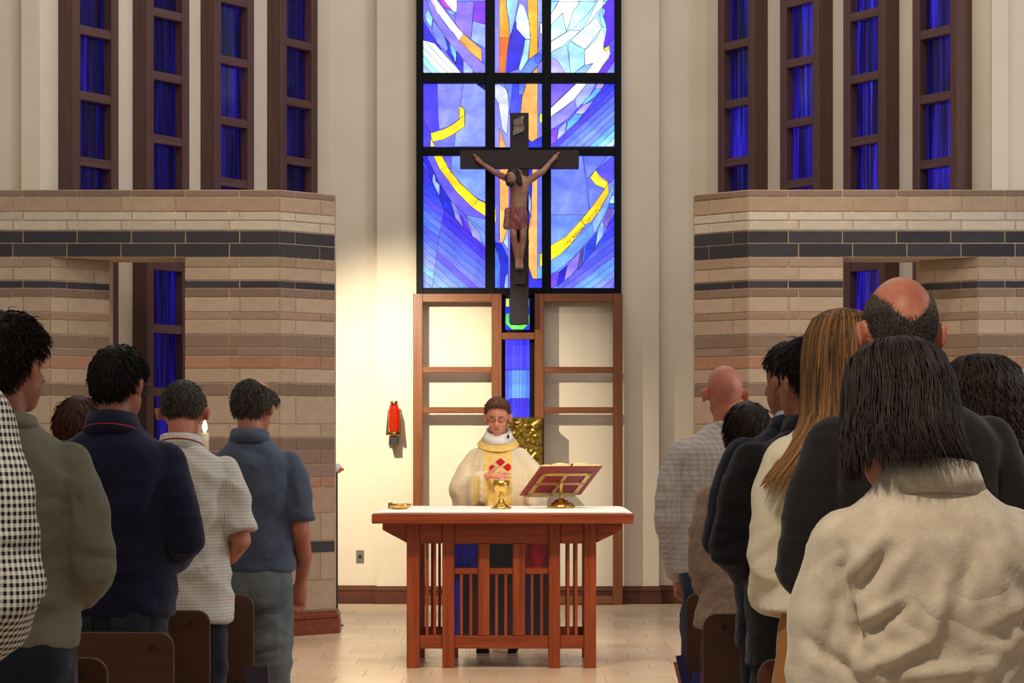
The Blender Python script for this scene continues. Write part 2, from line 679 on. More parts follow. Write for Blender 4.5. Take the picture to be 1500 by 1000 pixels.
def clip_rect(poly, r):
    for nx, ny, c in ((1, 0, r[0]), (-1, 0, -r[2]), (0, 1, r[1]), (0, -1, -r[3])):
        poly = clip_half(poly, nx, ny, c)
        if len(poly) < 3:
            return []
    out = []
    for p in poly:
        if not out or abs(p[0] - out[-1][0]) + abs(p[1] - out[-1][1]) > 0.05:
            out.append(p)
    return out


LEADS = MB()
layer = [0, None]


def piece(poly, col, rect, lead=1.0, gain=1.0):
    poly = clip_rect(poly, rect)
    if len(poly) < 3:
        return
    area = sum(poly[i - 1][0] * poly[i][1] - poly[i][0] * poly[i - 1][1] for i in range(len(poly))) / 2
    if abs(area) < 6:
        return
    if area > 0:
        poly = poly[::-1]      # counter-clockwise as seen from the room (pixel y points down)
    if layer[1] != rect:
        layer[0], layer[1] = 0, rect
    layer[0] += 1
    y = YG - 0.0004 * layer[0]
    pts = [(PX(p[0], YG), PZ(p[1], YG)) for p in poly]
    cx = sum(p[0] for p in pts) / len(pts)
    cz = sum(p[1] for p in pts) / len(pts)
    m = MB().slab([(p[0] - cx, p[1] - cz) for p in pts], 0, 0.003)
    c = [v ** 1.28 for v in lin(col)]
    o = obj('glass_piece', m, M_GLASS, win, color=(c[0] * gain, c[1] * gain, c[2] * gain, 1))
    o.location = (cx, y - 22.1, cz)
    if lead:
        for i in range(len(pts)):
            a, b = Vector((pts[i][0], 0, pts[i][1])), Vector((pts[(i + 1) % len(pts)][0], 0, pts[(i + 1) % len(pts)][1]))
            d = b - a
            if d.length < 0.004:
                continue
            d.normalize()
            n = Vector((d.z, 0, -d.x)) * 0.0017 * lead
            yy = y - 22.1
            v = [a + n, b + n, b - n, a - n]
            LEADS.add([(p.x, yy - 0.002, p.z) for p in v] + [(p.x, yy + 0.002, p.z) for p in v], [(0, 1, 2, 3), (7, 6, 5, 4), (0, 4, 5, 1), (2, 6, 7, 3)])


def crop(ox, oy, s):
    return lambda pts: [(ox + p[0] * s, oy + p[1] * s) for p in pts]


def strips(poly, ang, pitch, cols, rect, seed=0, lead=1.0):
    rnd = random.Random(seed)
    nx, ny = -math.sin(R(ang)), math.cos(R(ang))
    ds = [nx * p[0] + ny * p[1] for p in poly]
    d, k = min(ds), 0
    n = max(1, (max(ds) - d) / pitch)
    while d < max(ds):
        q = clip_half(clip_half(poly, nx, ny, d), -nx, -ny, -(d + pitch))
        t = min(0.999, (k + 0.5) / n) * (len(cols) - 1)
        i = int(t)
        f = t - i
        c = [cols[i][j] * (1 - f) + cols[min(i + 1, len(cols) - 1)][j] * f + rnd.uniform(-14, 14) for j in range(3)]
        if len(q) >= 3:
            piece(q, [max(0, min(255, v)) for v in c], rect, lead)
        d += pitch
        k += 1


WHT, YEL, ORA, LBL, MBL, DBL, LAV, VIO, TEA = (255, 252, 246), (255, 234, 40), (255, 178, 84), (160, 214, 255), (112, 132, 250), (58, 48, 226), (152, 140, 246), (136, 84, 246), (184, 234, 255)
# -- top left light
r = (620, -70, 711, 107)
c = crop(610, 0, 0.12)
piece(c([(75, -590), (850, -590), (850, 895), (75, 895)]), (126, 122, 246), r, 0)
piece(c([(480, -590), (850, -590), (850, 20), (480, 20)]), (112, 130, 250), r)
piece(c([(480, 20), (700, 20), (670, 480), (560, 400), (470, 270)]), (150, 130, 246), r)
piece(c([(700, 20), (850, 20), (850, 300), (690, 260)]), (138, 66, 246), r)
piece(c([(690, 260), (850, 300), (850, 600), (660, 480)]), (158, 176, 252), r)
piece(c([(75, -590), (480, -590), (480, 0), (75, 0)]), (100, 104, 246), r)
piece(c([(130, 0), (190, 0), (330, 270), (520, 480), (800, 760), (850, 800), (850, 895), (720, 895), (480, 640), (330, 430), (190, 200)]), LAV, r)
piece(c([(80, -200), (170, -200), (250, 0), (330, 110), (450, 270), (570, 410), (520, 500), (380, 320), (260, 160), (170, 0)]), WHT, r)
piece(c([(570, 410), (795, 600), (795, 755), (700, 680), (520, 500)]), (255, 190, 96), r)
piece(c([(270, -60), (330, 0), (440, 130), (380, 110), (290, 30)]), (206, 70, 240), r)
piece(c([(300, -200), (460, -200), (495, 30), (490, 150), (440, 130), (330, 0)]), WHT, r)
piece(c([(350, 90), (440, 130), (490, 150), (440, 190), (390, 160)]), (140, 170, 250), r)
piece(c([(75, 240), (250, 520), (310, 610), (75, 480)]), DBL, r)
piece(c([(140, 120), (200, 220), (180, 345), (120, 250), (105, 190)]), LBL, r)
piece(c([(200, 240), (340, 430), (385, 590), (365, 640), (250, 520), (190, 380)]), (134, 152, 246), r)
piece(c([(350, 450), (410, 530), (480, 790), (365, 640), (385, 590)]), (52, 44, 210), r)
piece(c([(400, 530), (470, 590), (490, 680), (485, 780), (420, 630)]), (140, 208, 250), r)
piece(c([(490, 620), (570, 730), (560, 895), (480, 790)]), (66, 58, 222), r)
piece(c([(570, 735), (690, 850), (690, 895), (580, 895)]), (174, 192, 250), r)
strips(c([(75, 490), (220, 530), (550, 895), (75, 895)]), 46, 8.2, [(150, 200, 255), (196, 238, 255), (240, 255, 255), (255, 255, 255)][::-1], r, 1)
# -- top centre light
r = (725, -70, 794, 107)
c = crop(715, 0, 0.22)
piece(c([(40, -320), (370, -320), (370, 490), (40, 490)]), (142, 140, 248), r, 0)
piece(c([(75, -320), (130, -320), (120, 50), (140, 130), (140, 250), (75, 250)]), (255, 168, 46), r)
piece(c([(75, 250), (140, 250), (110, 490), (75, 490)]), (252, 128, 30), r)
piece(c([(130, -320), (250, -320), (190, 60), (150, 260), (135, 130), (122, 40)]), (150, 196, 255), r)
piece(c([(180, 140), (250, 250), (200, 460), (118, 490), (140, 260)]), (62, 54, 214), r)
piece(c([(210, 20), (240, 40), (275, 150), (280, 260), (250, 260), (190, 190), (185, 120)]), (222, 244, 255), r)
piece(c([(245, 262), (280, 262), (265, 400), (215, 480), (205, 450), (235, 350)]), (170, 220, 255), r)
piece(c([(250, -320), (330, -320), (330, 360), (270, 395), (282, 240), (265, 80)]), (255, 186, 50), r)
piece(c([(330, -320), (370, -320), (370, 150), (345, 150), (332, 330)]), (150, 170, 252), r)
piece(c([(345, 155), (370, 155), (370, 225), (348, 225)]), WHT, r)
piece(c([(370, 320), (330, 350), (270, 400), (210, 490), (280, 490), (330, 440), (370, 390)]), (110, 140, 246), r)
piece(c([(312, 380), (335, 355), (362, 360), (362, 400), (330, 425), (312, 410)]), (90, 110, 236), r)
piece(c([(290, 490), (330, 445), (330, 490)]), ORA, r)
# -- top right light
r = (807, -70, 900, 107)
c = crop(800, 0, 0.12)
piece(c([(60, -590), (840, -590), (840, 895), (60, 895)]), TEA, r, 0)
piece(c([(60, -590), (840, -590), (840, 20), (60, 20)]), (150, 190, 254), r)
piece(c([(60, 20), (160, 20), (60, 170)]), (176, 226, 255), r)
piece(c([(380, -60), (600, -60), (590, 60), (480, 200), (330, 350), (260, 370), (330, 130), (400, 50)]), (190, 240, 255), r)
piece(c([(160, 0), (420, -60), (400, 50), (330, 130), (250, 390), (200, 160), (60, 300), (60, 170)]), WHT, r)
piece(c([(60, 300), (205, 160), (245, 390), (60, 500)]), (200, 244, 255), r)
piece(c([(60, 510), (290, 370), (430, 370), (230, 535), (60, 640)]), (236, 236, 255), r)
piece(c([(640, 0), (700, 0), (690, 80), (590, 200), (500, 310), (440, 360), (520, 240), (560, 140)]), (226, 240, 255), r)
piece(c([(430, 370), (620, 210), (680, 340), (480, 600), (380, 560), (300, 500)]), (224, 250, 255), r)
piece(c([(60, 640), (255, 545), (300, 895), (60, 895)]), (178, 214, 255), r)
piece(c([(60, 700), (150, 750), (230, 895), (60, 895)]), (190, 180, 250), r)
piece(c([(265, 545), (300, 500), (470, 600), (470, 790), (340, 895), (300, 895)]), (176, 226, 255), r)
piece(c([(690, 80), (760, 0), (840, 0), (840, 640), (700, 590), (740, 330), (690, 180)]), (104, 44, 240), r)
piece(c([(640, 180), (690, 90), (720, 130), (700, 200), (740, 340), (690, 330)]), (160, 216, 255), r)
piece(c([(700, 590), (840, 460), (840, 620), (780, 700)]), (98, 92, 244), r)
piece(c([(470, 620), (620, 470), (680, 330), (710, 420), (700, 590), (775, 560), (780, 670), (630, 895), (485, 895), (580, 770), (475, 795)]), WHT, r)
piece(c([(700, 590), (775, 560), (775, 600), (715, 630)]), (255, 236, 60), r)
piece(c([(340, 895), (470, 795), (570, 780), (485, 895)]), (158, 190, 252), r)
piece(c([(630, 895), (780, 690), (840, 630), (840, 740), (730, 895)]), (112, 60, 244), r)
piece(c([(730, 895), (840, 740), (840, 895)]), (130, 150, 250), r)
# -- middle left light
r = (620, 122, 711, 216)
c = crop(610, 110, 0.11494)
piece(c([(80, 90), (890, 90), (890, 910), (80, 910)]), (124, 128, 248), r, 0)
piece(c([(80, 90), (265, 90), (275, 480), (290, 690), (180, 740), (80, 540)]), (92, 80, 248), r)
piece(c([(265, 90), (600, 90), (560, 400), (540, 560), (400, 660), (290, 690), (275, 480)]), (146, 152, 250), r)
piece(c([(600, 90), (730, 90), (885, 200), (885, 910), (480, 910), (500, 740), (620, 650), (620, 450), (560, 390)]), (150, 164, 250), r)
piece(c([(730, 90), (885, 90), (885, 200)]), (30, 28, 110), r)
piece(c([(80, 540), (180, 740), (180, 910), (80, 910)]), (88, 78, 246), r)
piece(c([(540, 400), (575, 395), (615, 450), (610, 510), (545, 555)]), (255, 226, 20), r)
piece(c([(180, 740), (340, 695), (470, 625), (615, 505), (615, 655), (480, 750), (340, 820), (205, 850)]), (255, 228, 40), r)
piece(c([(180, 800), (235, 910), (175, 910)]), (255, 240, 110), r)
# -- middle centre light
r = (725, 122, 794, 216)
c = crop(715, 0, 0.22)
piece(c([(40, 550), (370, 550), (370, 1000), (40, 1000)]), (150, 150, 248), r, 0)
piece(c([(40, 570), (75, 560), (130, 600), (138, 720), (125, 900), (95, 860), (70, 690), (45, 650)]), (212, 220, 255), r)
piece(c([(105, 550), (165, 550), (150, 690), (135, 640)]), (118, 140, 248), r)
piece(c([(165, 550), (255, 550), (225, 650), (215, 760), (140, 760), (150, 690)]), (84, 92, 238), r)
piece(c([(205, 550), (255, 550), (235, 630), (205, 630)]), (110, 136, 246), r)
piece(c([(255, 550), (330, 550), (330, 920), (292, 945), (255, 915), (215, 760), (228, 640)]), (255, 186, 110), r)
piece(c([(330, 550), (370, 550), (370, 1000), (330, 1000)]), (126, 132, 248), r)
piece(c([(345, 757), (365, 757), (365, 815), (345, 815)]), (230, 255, 60), r)
piece(c([(75, 850), (125, 1000), (75, 1000)]), (255, 176, 100), r)
piece(c([(255, 915), (292, 945), (370, 900), (370, 1000), (250, 1000)]), (70, 76, 232), r)
# -- middle right light
r = (807, 122, 900, 216)
c = crop(800, 110, 0.11494)
piece(c([(60, 90), (870, 90), (870, 910), (60, 910)]), (116, 108, 246), r, 0)
piece(c([(60, 90), (390, 90), (60, 410)]), (134, 112, 246), r)
piece(c([(60, 420), (400, 95), (530, 95), (370, 300), (220, 430), (60, 530)]), WHT, r)
piece(c([(60, 530), (365, 305), (390, 430), (290, 550), (60, 700)]), (152, 150, 250), r)
piece(c([(365, 300), (530, 95), (640, 95), (560, 260), (390, 430)]), (164, 176, 250), r)
piece(c([(640, 130), (660, 95), (750, 95), (720, 160), (630, 180)]), (190, 160, 240), r)
piece(c([(630, 180), (720, 160), (640, 260), (480, 380), (455, 370), (560, 260)]), (112, 196, 255), r)
piece(c([(375, 480), (470, 385), (600, 330), (480, 490), (400, 505)]), (190, 176, 246), r)
piece(c([(250, 720), (280, 590), (370, 490), (470, 500), (400, 590)]), (110, 184, 252), r)
piece(c([(135, 830), (160, 680), (260, 590), (245, 730)]), (176, 186, 250), r)
piece(c([(60, 700), (150, 680), (130, 850), (60, 890)]), (150, 96, 240), r)
strips(c([(100, 900), (420, 580), (620, 300), (760, 95), (870, 95), (870, 910), (100, 910)]), -42, 7.6, [(62, 50, 236), (84, 80, 246), (120, 150, 250), (124, 150, 250), (150, 206, 255), (226, 252, 255)], r, 2)
# -- lower left light
r = (620, 228, 711, 422)
c = crop(610, 220, 0.21)
piece(c([(40, 38), (485, 38), (485, 960), (40, 960)]), (112, 110, 246), r, 0)
piece(c([(180, 38), (245, 38), (240, 160)]), (120, 110, 246), r)
piece(c([(245, 38), (485, 38), (485, 365), (400, 320), (300, 220), (240, 150)]), (140, 166, 252), r)
piece(c([(118, 38), (178, 38), (215, 110), (165, 135)]), YEL, r)
piece(c([(165, 135), (215, 110), (300, 225), (430, 345), (385, 395), (280, 290)]), (255, 222, 28), r)
piece(c([(430, 345), (485, 370), (485, 462), (385, 395)]), (255, 230, 60), r)
piece(c([(70, 38), (118, 38), (165, 135), (280, 290), (385, 395), (485, 462), (485, 580), (340, 450), (235, 345), (160, 230)]), (122, 110, 246), r)
piece(c([(340, 450), (485, 480), (485, 680), (430, 600)]), (130, 160, 250), r)
piece(c([(45, 60), (70, 38), (160, 240), (250, 420), (270, 480), (190, 420), (110, 230)]), (48, 52, 220), r)
piece(c([(118, 160), (130, 180), (135, 215), (162, 240), (160, 318), (130, 260), (110, 215)]), (160, 186, 250), r)
piece(c([(165, 240), (240, 350), (270, 480), (190, 400), (170, 320)]), (44, 56, 216), r)
piece(c([(238, 345), (280, 395), (300, 460), (335, 550), (270, 470)]), (150, 150, 226), r)
piece(c([(310, 450), (390, 600), (330, 545)]), (118, 50, 226), r)
piece(c([(350, 470), (400, 530), (440, 570), (458, 650), (390, 600)]), (160, 160, 220), r)
strips(c([(40, 80), (110, 230), (195, 410), (150, 660), (110, 960), (40, 960)]), 38, 9.0, [(66, 50, 232), (76, 70, 244), (116, 132, 250), (108, 122, 250), (150, 190, 255), (140, 170, 255)], r, 3)
strips(c([(195, 410), (340, 550), (485, 690), (485, 960), (110, 960), (150, 660)]), 41, 9.0, [(96, 70, 240), (92, 92, 246), (126, 150, 250), (110, 116, 250), (140, 190, 255), (150, 190, 255)], r, 4)
# -- lower centre light
r = (725, 228, 794, 422)
c = crop(715, 220, 0.28)
piece(c([(30, 20), (285, 20), (285, 720), (30, 720)]), (120, 124, 248), r, 0)
piece(c([(30, 95), (60, 95), (60, 470), (30, 475)]), (122, 122, 248), r)
piece(c([(60, 98), (108, 98), (108, 400), (78, 482), (58, 480)]), (255, 186, 112), r)
piece(c([(28, 305), (41, 305), (41, 376), (28, 376)]), YEL, r)
piece(c([(30, 476), (70, 490), (105, 560), (105, 720), (60, 720), (66, 600)]), (44, 60, 206), r)
piece(c([(30, 490), (55, 540), (66, 600), (52, 720), (30, 720)]), (94, 134, 244), r)
piece(c([(80, 480), (105, 410), (105, 520)]), (184, 200, 250), r)
piece(c([(85, 720), (90, 660), (106, 640), (106, 720)]), (160, 176, 246), r)
piece(c([(205, 98), (230, 98), (225, 380), (205, 560)]), (60, 74, 226), r)
piece(c([(205, 200), (228, 270), (225, 350), (208, 300)]), (160, 186, 252), r)
piece(c([(228, 98), (258, 98), (258, 675), (232, 670), (208, 600), (205, 470), (222, 340), (230, 200)]), (255, 190, 120), r)
piece(c([(258, 98), (285, 98), (285, 540), (258, 540)]), (116, 130, 250), r)
piece(c([(258, 540), (285, 540), (285, 670), (258, 680)]), (110, 170, 250), r)
piece(c([(272, 537), (285, 537), (285, 608), (272, 608)]), YEL, r)
piece(c([(205, 600), (232, 675), (285, 670), (285, 720), (200, 720)]), (72, 70, 230), r)
# -- lower right light
r = (807, 228, 900, 422)
c = crop(800, 220, 0.21)
piece(c([(30, 38), (475, 38), (475, 962), (30, 962)]), (126, 142, 250), r, 0)
piece(c([(30, 38), (255, 38), (300, 420), (270, 450), (30, 450)]), (128, 146, 252), r)
piece(c([(30, 450), (270, 450), (160, 590), (30, 665)]), (124, 156, 252), r)
piece(c([(255, 38), (430, 38), (345, 140), (285, 200)]), (120, 136, 250), r)
piece(c([(350, 135), (475, 38), (475, 200), (440, 230), (370, 190)]), (104, 98, 246), r)
piece(c([(285, 200), (305, 190), (345, 240), (410, 270), (305, 415)]), (118, 134, 250), r)
piece(c([(305, 190), (345, 138), (380, 185), (432, 220), (410, 268), (345, 240)]), (255, 236, 60), r)
piece(c([(410, 268), (432, 222), (438, 300), (380, 410), (310, 500), (270, 520), (245, 485), (320, 395)]), (255, 206, 10), r)
piece(c([(30, 665), (140, 600), (245, 485), (270, 525), (160, 670), (100, 725), (30, 770)]), (255, 226, 40), r)
piece(c([(30, 770), (100, 725), (320, 510), (335, 580), (180, 760), (60, 850), (30, 860)]), (124, 170, 250), r)
piece(c([(320, 510), (438, 300), (470, 240), (475, 260), (430, 400), (360, 540), (335, 580)]), (134, 170, 252), r)
piece(c([(440, 370), (455, 320), (475, 310), (475, 370)]), (180, 210, 255), r)
piece(c([(435, 400), (445, 370), (475, 370), (475, 405)]), (50, 120, 236), r)
piece(c([(400, 490), (435, 405), (475, 405), (430, 530), (410, 540)]), (126, 104, 196), r)
piece(c([(345, 670), (360, 560), (385, 490), (405, 515), (395, 600)]), (150, 184, 250), r)
piece(c([(265, 760), (280, 660), (345, 580), (355, 570), (340, 680), (270, 790), (240, 830)]), (50, 82, 222), r)
piece(c([(225, 800), (240, 700), (270, 665), (250, 800), (215, 850)]), (100, 88, 176), r)
piece(c([(125, 910), (150, 790), (240, 705), (220, 820), (170, 880)]), (152, 134, 236), r)
piece(c([(75, 955), (90, 850), (145, 800), (125, 910)]), (50, 44, 208), r)
piece(c([(30, 870), (85, 845), (70, 950), (30, 962)]), (130, 90, 236), r)
strips(c([(475, 440), (475, 962), (80, 962), (170, 880), (270, 780), (345, 680), (400, 590)]), -37, 8.4, [(64, 48, 232), (84, 84, 244), (100, 110, 248), (126, 150, 250), (140, 176, 255), (110, 124, 250)], r, 5)
# -- narrow strip below, between the oak stiles
r = (740, 437, 776, 483)
piece([(740, 437), (776, 437), (776, 483), (740, 483)], (70, 70, 236), r, 0)
piece([(741, 437), (746, 437), (746, 449), (741, 449)], (210, 240, 70), r)
piece([(770, 437), (775, 437), (775, 449), (770, 449)], (210, 240, 70), r)
piece([(740.5, 460), (746, 458), (746, 472), (752, 476), (764, 476), (770, 472), (770, 458), (775.5, 460), (775.5, 474), (766, 482.5), (750, 482.5), (740.5, 474)], (120, 232, 110), r)
r = (740, 497, 776, 612)
piece([(740, 497), (776, 497), (776, 612), (740, 612)], (80, 84, 246), r, 0)
strips([(740, 497), (776, 497), (776, 541), (740, 541)], 90, 5.2, [(70, 66, 240), (96, 100, 250)], r, 6, 0.7)
strips([(740, 542), (776, 542), (776, 583), (748, 583), (740, 590)], 90, 5.2, [(96, 130, 252), (130, 180, 255), (100, 110, 250)], r, 7, 0.7)
strips([(748, 583), (776, 583), (776, 612), (740, 612), (740, 590)], 90, 5.2, [(60, 48, 230), (86, 76, 244)], r, 8, 0.7)
obj('lead_came', LEADS, M_LEAD, win)


# ribbon lettering painted on the yellow band
def text_mesh(s, size, m, parent, loc, rot, name='lettering', depth=0.0006):
    cu = bpy.data.curves.new('t', 'FONT')
    cu.body = s
    cu.size = size
    cu.extrude = depth
    cu.align_x = 'CENTER'
    cu.align_y = 'CENTER'
    t = bpy.data.objects.new('t', cu)
    COL.objects.link(t)
    dg = bpy.context.evaluated_depsgraph_get()
    me = bpy.data.meshes.new_from_object(t.evaluated_get(dg))
    bpy.data.objects.remove(t)
    me.materials.clear()
    o = obj(name, me, m, parent)
    o.location = loc
    o.rotation_euler = rot
    return o


M_INK = mat('dark_glass_paint', (110, 84, 20), 0.8)
YT = YG - 0.02 - 22.1
for s, x, y, a in (('ON', 831, 356, 33), ('KAION', 847, 341, 42), ('NAXON', 868, 316, 51)):
    p = W(x, y, YG)
    text_mesh(s, 0.040, M_INK, win, (p.x, YT, p.z), (R(90), R(-a), 0))

# black steel frame of the stained glass
ZT = PZ(-80, YG)


def fbox(m, x0, x1, ya, yb, d0, d1, dref):
    m.box(PX(x0, dref), PX(x1, dref), d0 - 22.1, d1 - 22.1, PZ(yb, dref), PZ(ya, dref))


for nm, rects in (('frame_upright', ((610, 620, -80, 431), (711, 725, -80, 431), (794, 807, -80, 431), (900, 910, -80, 431), (734.5, 740, 431, 615), (776, 783.5, 431, 615))),
                  ('frame_rail', ((620, 711, 107, 122), (725, 794, 107, 122), (807, 900, 107, 122), (620, 711, 216, 228), (725, 794, 216, 228), (807, 900, 216, 228), (620, 711, 422, 431), (725, 794, 422, 437), (807, 900, 422, 431), (610, 910, -95, -70), (740, 776, 483, 497), (740, 776, 612, 618)))):
    for x0, x1, ya, yb in rects:
        m = MB()
        fbox(m, x0, x1, ya, yb, 22.0, 22.099, 22.03)
        obj(nm, m, M_BLACK, win, bevel=0.003)

# ================================================================= OAK FRAME, CRUCIFIX, TABERNACLE
YF = 21.93
fr = thing('wooden_frame', (0, YF, 0), 'tall oak lattice frame standing against the wall around the blue glass strip', 'frame')


def oak(name, x0, x1, ya, yb, m, d0=YF, d1=YF + 0.075, z0=None):
    b = MB().box(PX(x0, YF), PX(x1, YF), d0, d1, PZ(yb, YF) if z0 is None else z0, PZ(ya, YF))
    return obj(name, b, m, fr, bevel=0.004, world=True)


for x0, x1 in ((605, 619), (720, 735), (783, 797), (898, 912)):
    oak('stile', x0, x1, 430, 885, M_OAK_V, z0=0.0)
for x0, x1 in ((619, 720), (797, 898)):
    for ya, yb in ((430, 442), (537, 546), (596, 605), (873, 884)):
        oak('rail', x0, x1, ya, yb, M_OAK_H, YF + 0.004, YF + 0.07)
oak('rail', 735, 783, 487, 497, M_OAK_H, YF + 0.004, YF + 0.07)

# tabernacle: hammered gold door on a small oak ledge between the stiles
M_HAMMER = mat('hammered_gold', (190, 158, 72), 0.32, 1.0, col2=(120, 96, 44), nscale=22)
tb = thing('tabernacle', (PX(773, 21.8), 21.8, PZ(692, 21.8)), 'embossed gold tabernacle on a small oak ledge behind the celebrant', 'tabernacle')
tx0, tx1, tz0, tz1 = PX(738, 21.8), PX(795, 21.8), PZ(690, 21.8), PZ(611, 21.8)
obj('body', MB().box(tx0, tx1, 21.82, 21.925, tz0, tz1), M_HAMMER, tb, bevel=0.004, world=True)
gx, gz = 44, 60
vs, fs = [], []
for j in range(gz + 1):
    for i in range(gx + 1):
        u, v = i / gx, j / gz
        x = tx0 + 0.006 + (tx1 - tx0 - 0.012) * u
        z = tz0 + 0.006 + (tz1 - tz0 - 0.012) * v
        # raised sheaves: fans of ridges rising from the lower centre
        a = math.atan2(u - 0.45, v + 0.25)
        rr = math.hypot(u - 0.45, v + 0.25)
        h = 0.007 * max(0, math.sin(a * 17 + 2.2 * math.sin(rr * 7))) + 0.006 * mnoise.noise(Vector((x * 45, 3.1, z * 45)))
        edge = min(1, 8 * min(u, 1 - u, v, 1 - v))
        vs.append((x, 21.815 - max(-0.002, h) * edge, z))
for j in range(gz):
    for i in range(gx):
        a = j * (gx + 1) + i
        fs.append((a, a + 1, a + gx + 2, a + gx + 1))
obj('door', MB().add(vs, fs), M_HAMMER, tb, smooth=True, world=True)
obj('ledge', MB().box(PX(731, 21.8), PX(811, 21.8), 21.74, 21.925, PZ(700, 21.8), PZ(691, 21.8)), M_OAK_H, tb, bevel=0.004, world=True)

# crucifix
YC = 21.80
cr = thing('crucifix', (PX(760.5, YC), YC, PZ(476, YC)), 'dark wooden crucifix with painted carved figure hanging before the stained glass', 'crucifix')
obj('upright_beam', MB().box(PX(747, YC), PX(774.5, YC), YC, YC + 0.085, PZ(475, YC), PZ(165, YC)), M_CROSS_V, cr, bevel=0.004, world=True)
obj('cross_beam', MB().box(PX(674, YC), PX(848, YC), YC - 0.012, YC + 0.06, PZ(247, YC), PZ(220, YC)), M_CROSS_H, cr, bevel=0.004, world=True)
obj('foot_block', MB().box(PX(752, YC), PX(771, YC), YC - 0.07, YC + 0.01, PZ(417, YC), PZ(399, YC)), M_CROSS_H, cr, bevel=0.004, world=True)
for yb_ in (229, 427):
    obj('wall_bracket', MB().box(PX(757, YC), PX(764, YC), YC + 0.08, 22.001, PZ(yb_ + 4, YC), PZ(yb_ - 4, YC)), M_DARK, cr, world=True)
M_SCROLL = mat('parchment_paint', (150, 136, 116), 0.8, col2=(118, 100, 90), nscale=40)
P = [(752, 199), (751, 194), (753, 189), (752, 176), (760, 173), (766, 169), (768, 171), (766, 177), (768, 188), (767, 192), (758, 196), (753, 198)]
pts = [(PX(x, YC), PZ(y, YC)) for x, y in P]
scr = obj('scroll', MB().slab(pts[::-1], YC - 0.016, YC - 0.001), M_SCROLL, cr, world=True)
tm = text_mesh('INRI', 0.042, mat('scroll_ink', (70, 52, 48), 0.9), cr, (PX(760, YC) - cr.location.x, -0.0175, PZ(184, YC) - cr.location.z), (R(90), R(-12), 0))


def remesh(mb, voxel, smooth=4, name='m', decimate=None):
    """voxel-union of overlapping closed shapes -> one continuous skin"""
    me = mb.mesh(name)
    o = bpy.data.objects.new(name, me)
    COL.objects.link(o)
    r = o.modifiers.new('r', 'REMESH')
    r.mode = 'VOXEL'
    r.voxel_size = voxel
    if smooth:
        s = o.modifiers.new('s', 'SMOOTH')
        s.factor = 0.5
        s.iterations = smooth
    if decimate:
        d = o.modifiers.new('d', 'DECIMATE')
        d.ratio = decimate
    dg = bpy.context.evaluated_depsgraph_get()
    out = bpy.data.meshes.new_from_object(o.evaluated_get(dg))
    bpy.data.objects.remove(o)
    bpy.data.meshes.remove(me)
    out.name = name
    out.shade_smooth()
    return out


def oval(z, a, b, cx=0, cy=0, n=28, p=2.3):
    """superellipse ring in plan"""
    out = []
    for i in range(n):
        t = 2 * math.pi * i / n
        c, s = math.cos(t), math.sin(t)
        out.append((cx + a * math.copysign(abs(c) ** (2 / p), c), cy + b * math.copysign(abs(s) ** (2 / p), s), z))
    return out


# corpus: arms raised to the beam, head sunk to the viewer's left, legs together (faces -Y)
cm = MB()
q = lambda x, y, dy=0.0: (PX(x, YC) - cr.location.x, dy - 0.06, PZ(y, YC) - cr.location.z)
tor = []
for y, w, b, ox in ((318, 10.5, .062, 759), (308, 12, .066, 759), (298, 12, .062, 760), (288, 12.5, .066, 760), (276, 14.5, .074, 761), (267, 16.5, .07, 762), (262, 15, .055, 762), (258, 7, .04, 761)):
    x_, y_, z_ = q(ox, y)
    tor.append(oval(z_, w / 168, b, x_, y_, 24))
cm.rings(tor)
for sx, (px, py) in ((-1, (699, 233)), (1, (814, 230))):
    sh = q(762 + sx * 13, 265)
    el = q(731, 257, -0.0) if sx < 0 else q(795, 252, -0.0)
    wr = q(706, 240, 0.02) if sx < 0 else q(808, 236, 0.02)
    hd = q(px, py, 0.04)
    cm.limb([sh, el, wr], [0.036, 0.027, 0.019])
    cm.limb([wr, hd], [0.019, 0.022])
    for k in range(4):
        cm.limb([hd, (hd[0] + sx * (0.004 + 0.02) - 0.012 + 0.009 * k, hd[1] - 0.02, hd[2] + 0.035)], [0.008, 0.006], 6)
    cm.limb([hd, (hd[0] - sx * 0.02, hd[1] - 0.025, hd[2] + 0.02)], [0.008, 0.006], 6)
for sx in (-1, 1):
    cm.limb([q(759 + sx * 6.5, 316), q(759.5 + sx * 7.2, 347, -0.05), q(760 + sx * 4.6, 365, -0.02), q(760.5 + sx * 3.2, 381, -0.01)], [0.046, 0.030, 0.028, 0.018])
    cm.limb([q(760.5 + sx * 3.2, 381, -0.01), q(761 + sx * 3.4, 393, -0.06)], [0.019, 0.018])
cm.limb([q(760, 255), q(755, 254, -0.06)], [0.036, 0.036])
hc = q(750, 262, -0.085)
cm.ell(hc, (0.05, 0.06, 0.066))
cm.ell((hc[0] - 0.008, hc[1] - 0.03, hc[2] - 0.035), (0.034, 0.035, 0.04))
cm.ell((hc[0] - 0.012, hc[1] - 0.068, hc[2] - 0.015), (0.009, 0.014, 0.016))
M_CORP = mat('painted_flesh', (176, 132, 104), 0.55, col2=(146, 92, 74), nscale=9)
corp = obj('carved_figure', remesh(cm, 0.0065, 2, 'carved_figure'), M_CORP, cr)
hm = MB()
hm.ell((hc[0] + 0.012, hc[1] + 0.012, hc[2] + 0.022), (0.06, 0.064, 0.066))
hm.limb([(hc[0] + 0.05, hc[1] + 0.0, hc[2]), (hc[0] + 0.075, hc[1] + 0.0, hc[2] - 0.06)], [0.035, 0.02])
hm.limb([(hc[0] - 0.04, hc[1] - 0.015, hc[2]), (hc[0] - 0.035, hc[1] - 0.03, hc[2] - 0.07)], [0.025, 0.014])
hm.ell((hc[0] - 0.006, hc[1] - 0.045, hc[2] - 0.062), (0.03, 0.028, 0.03))
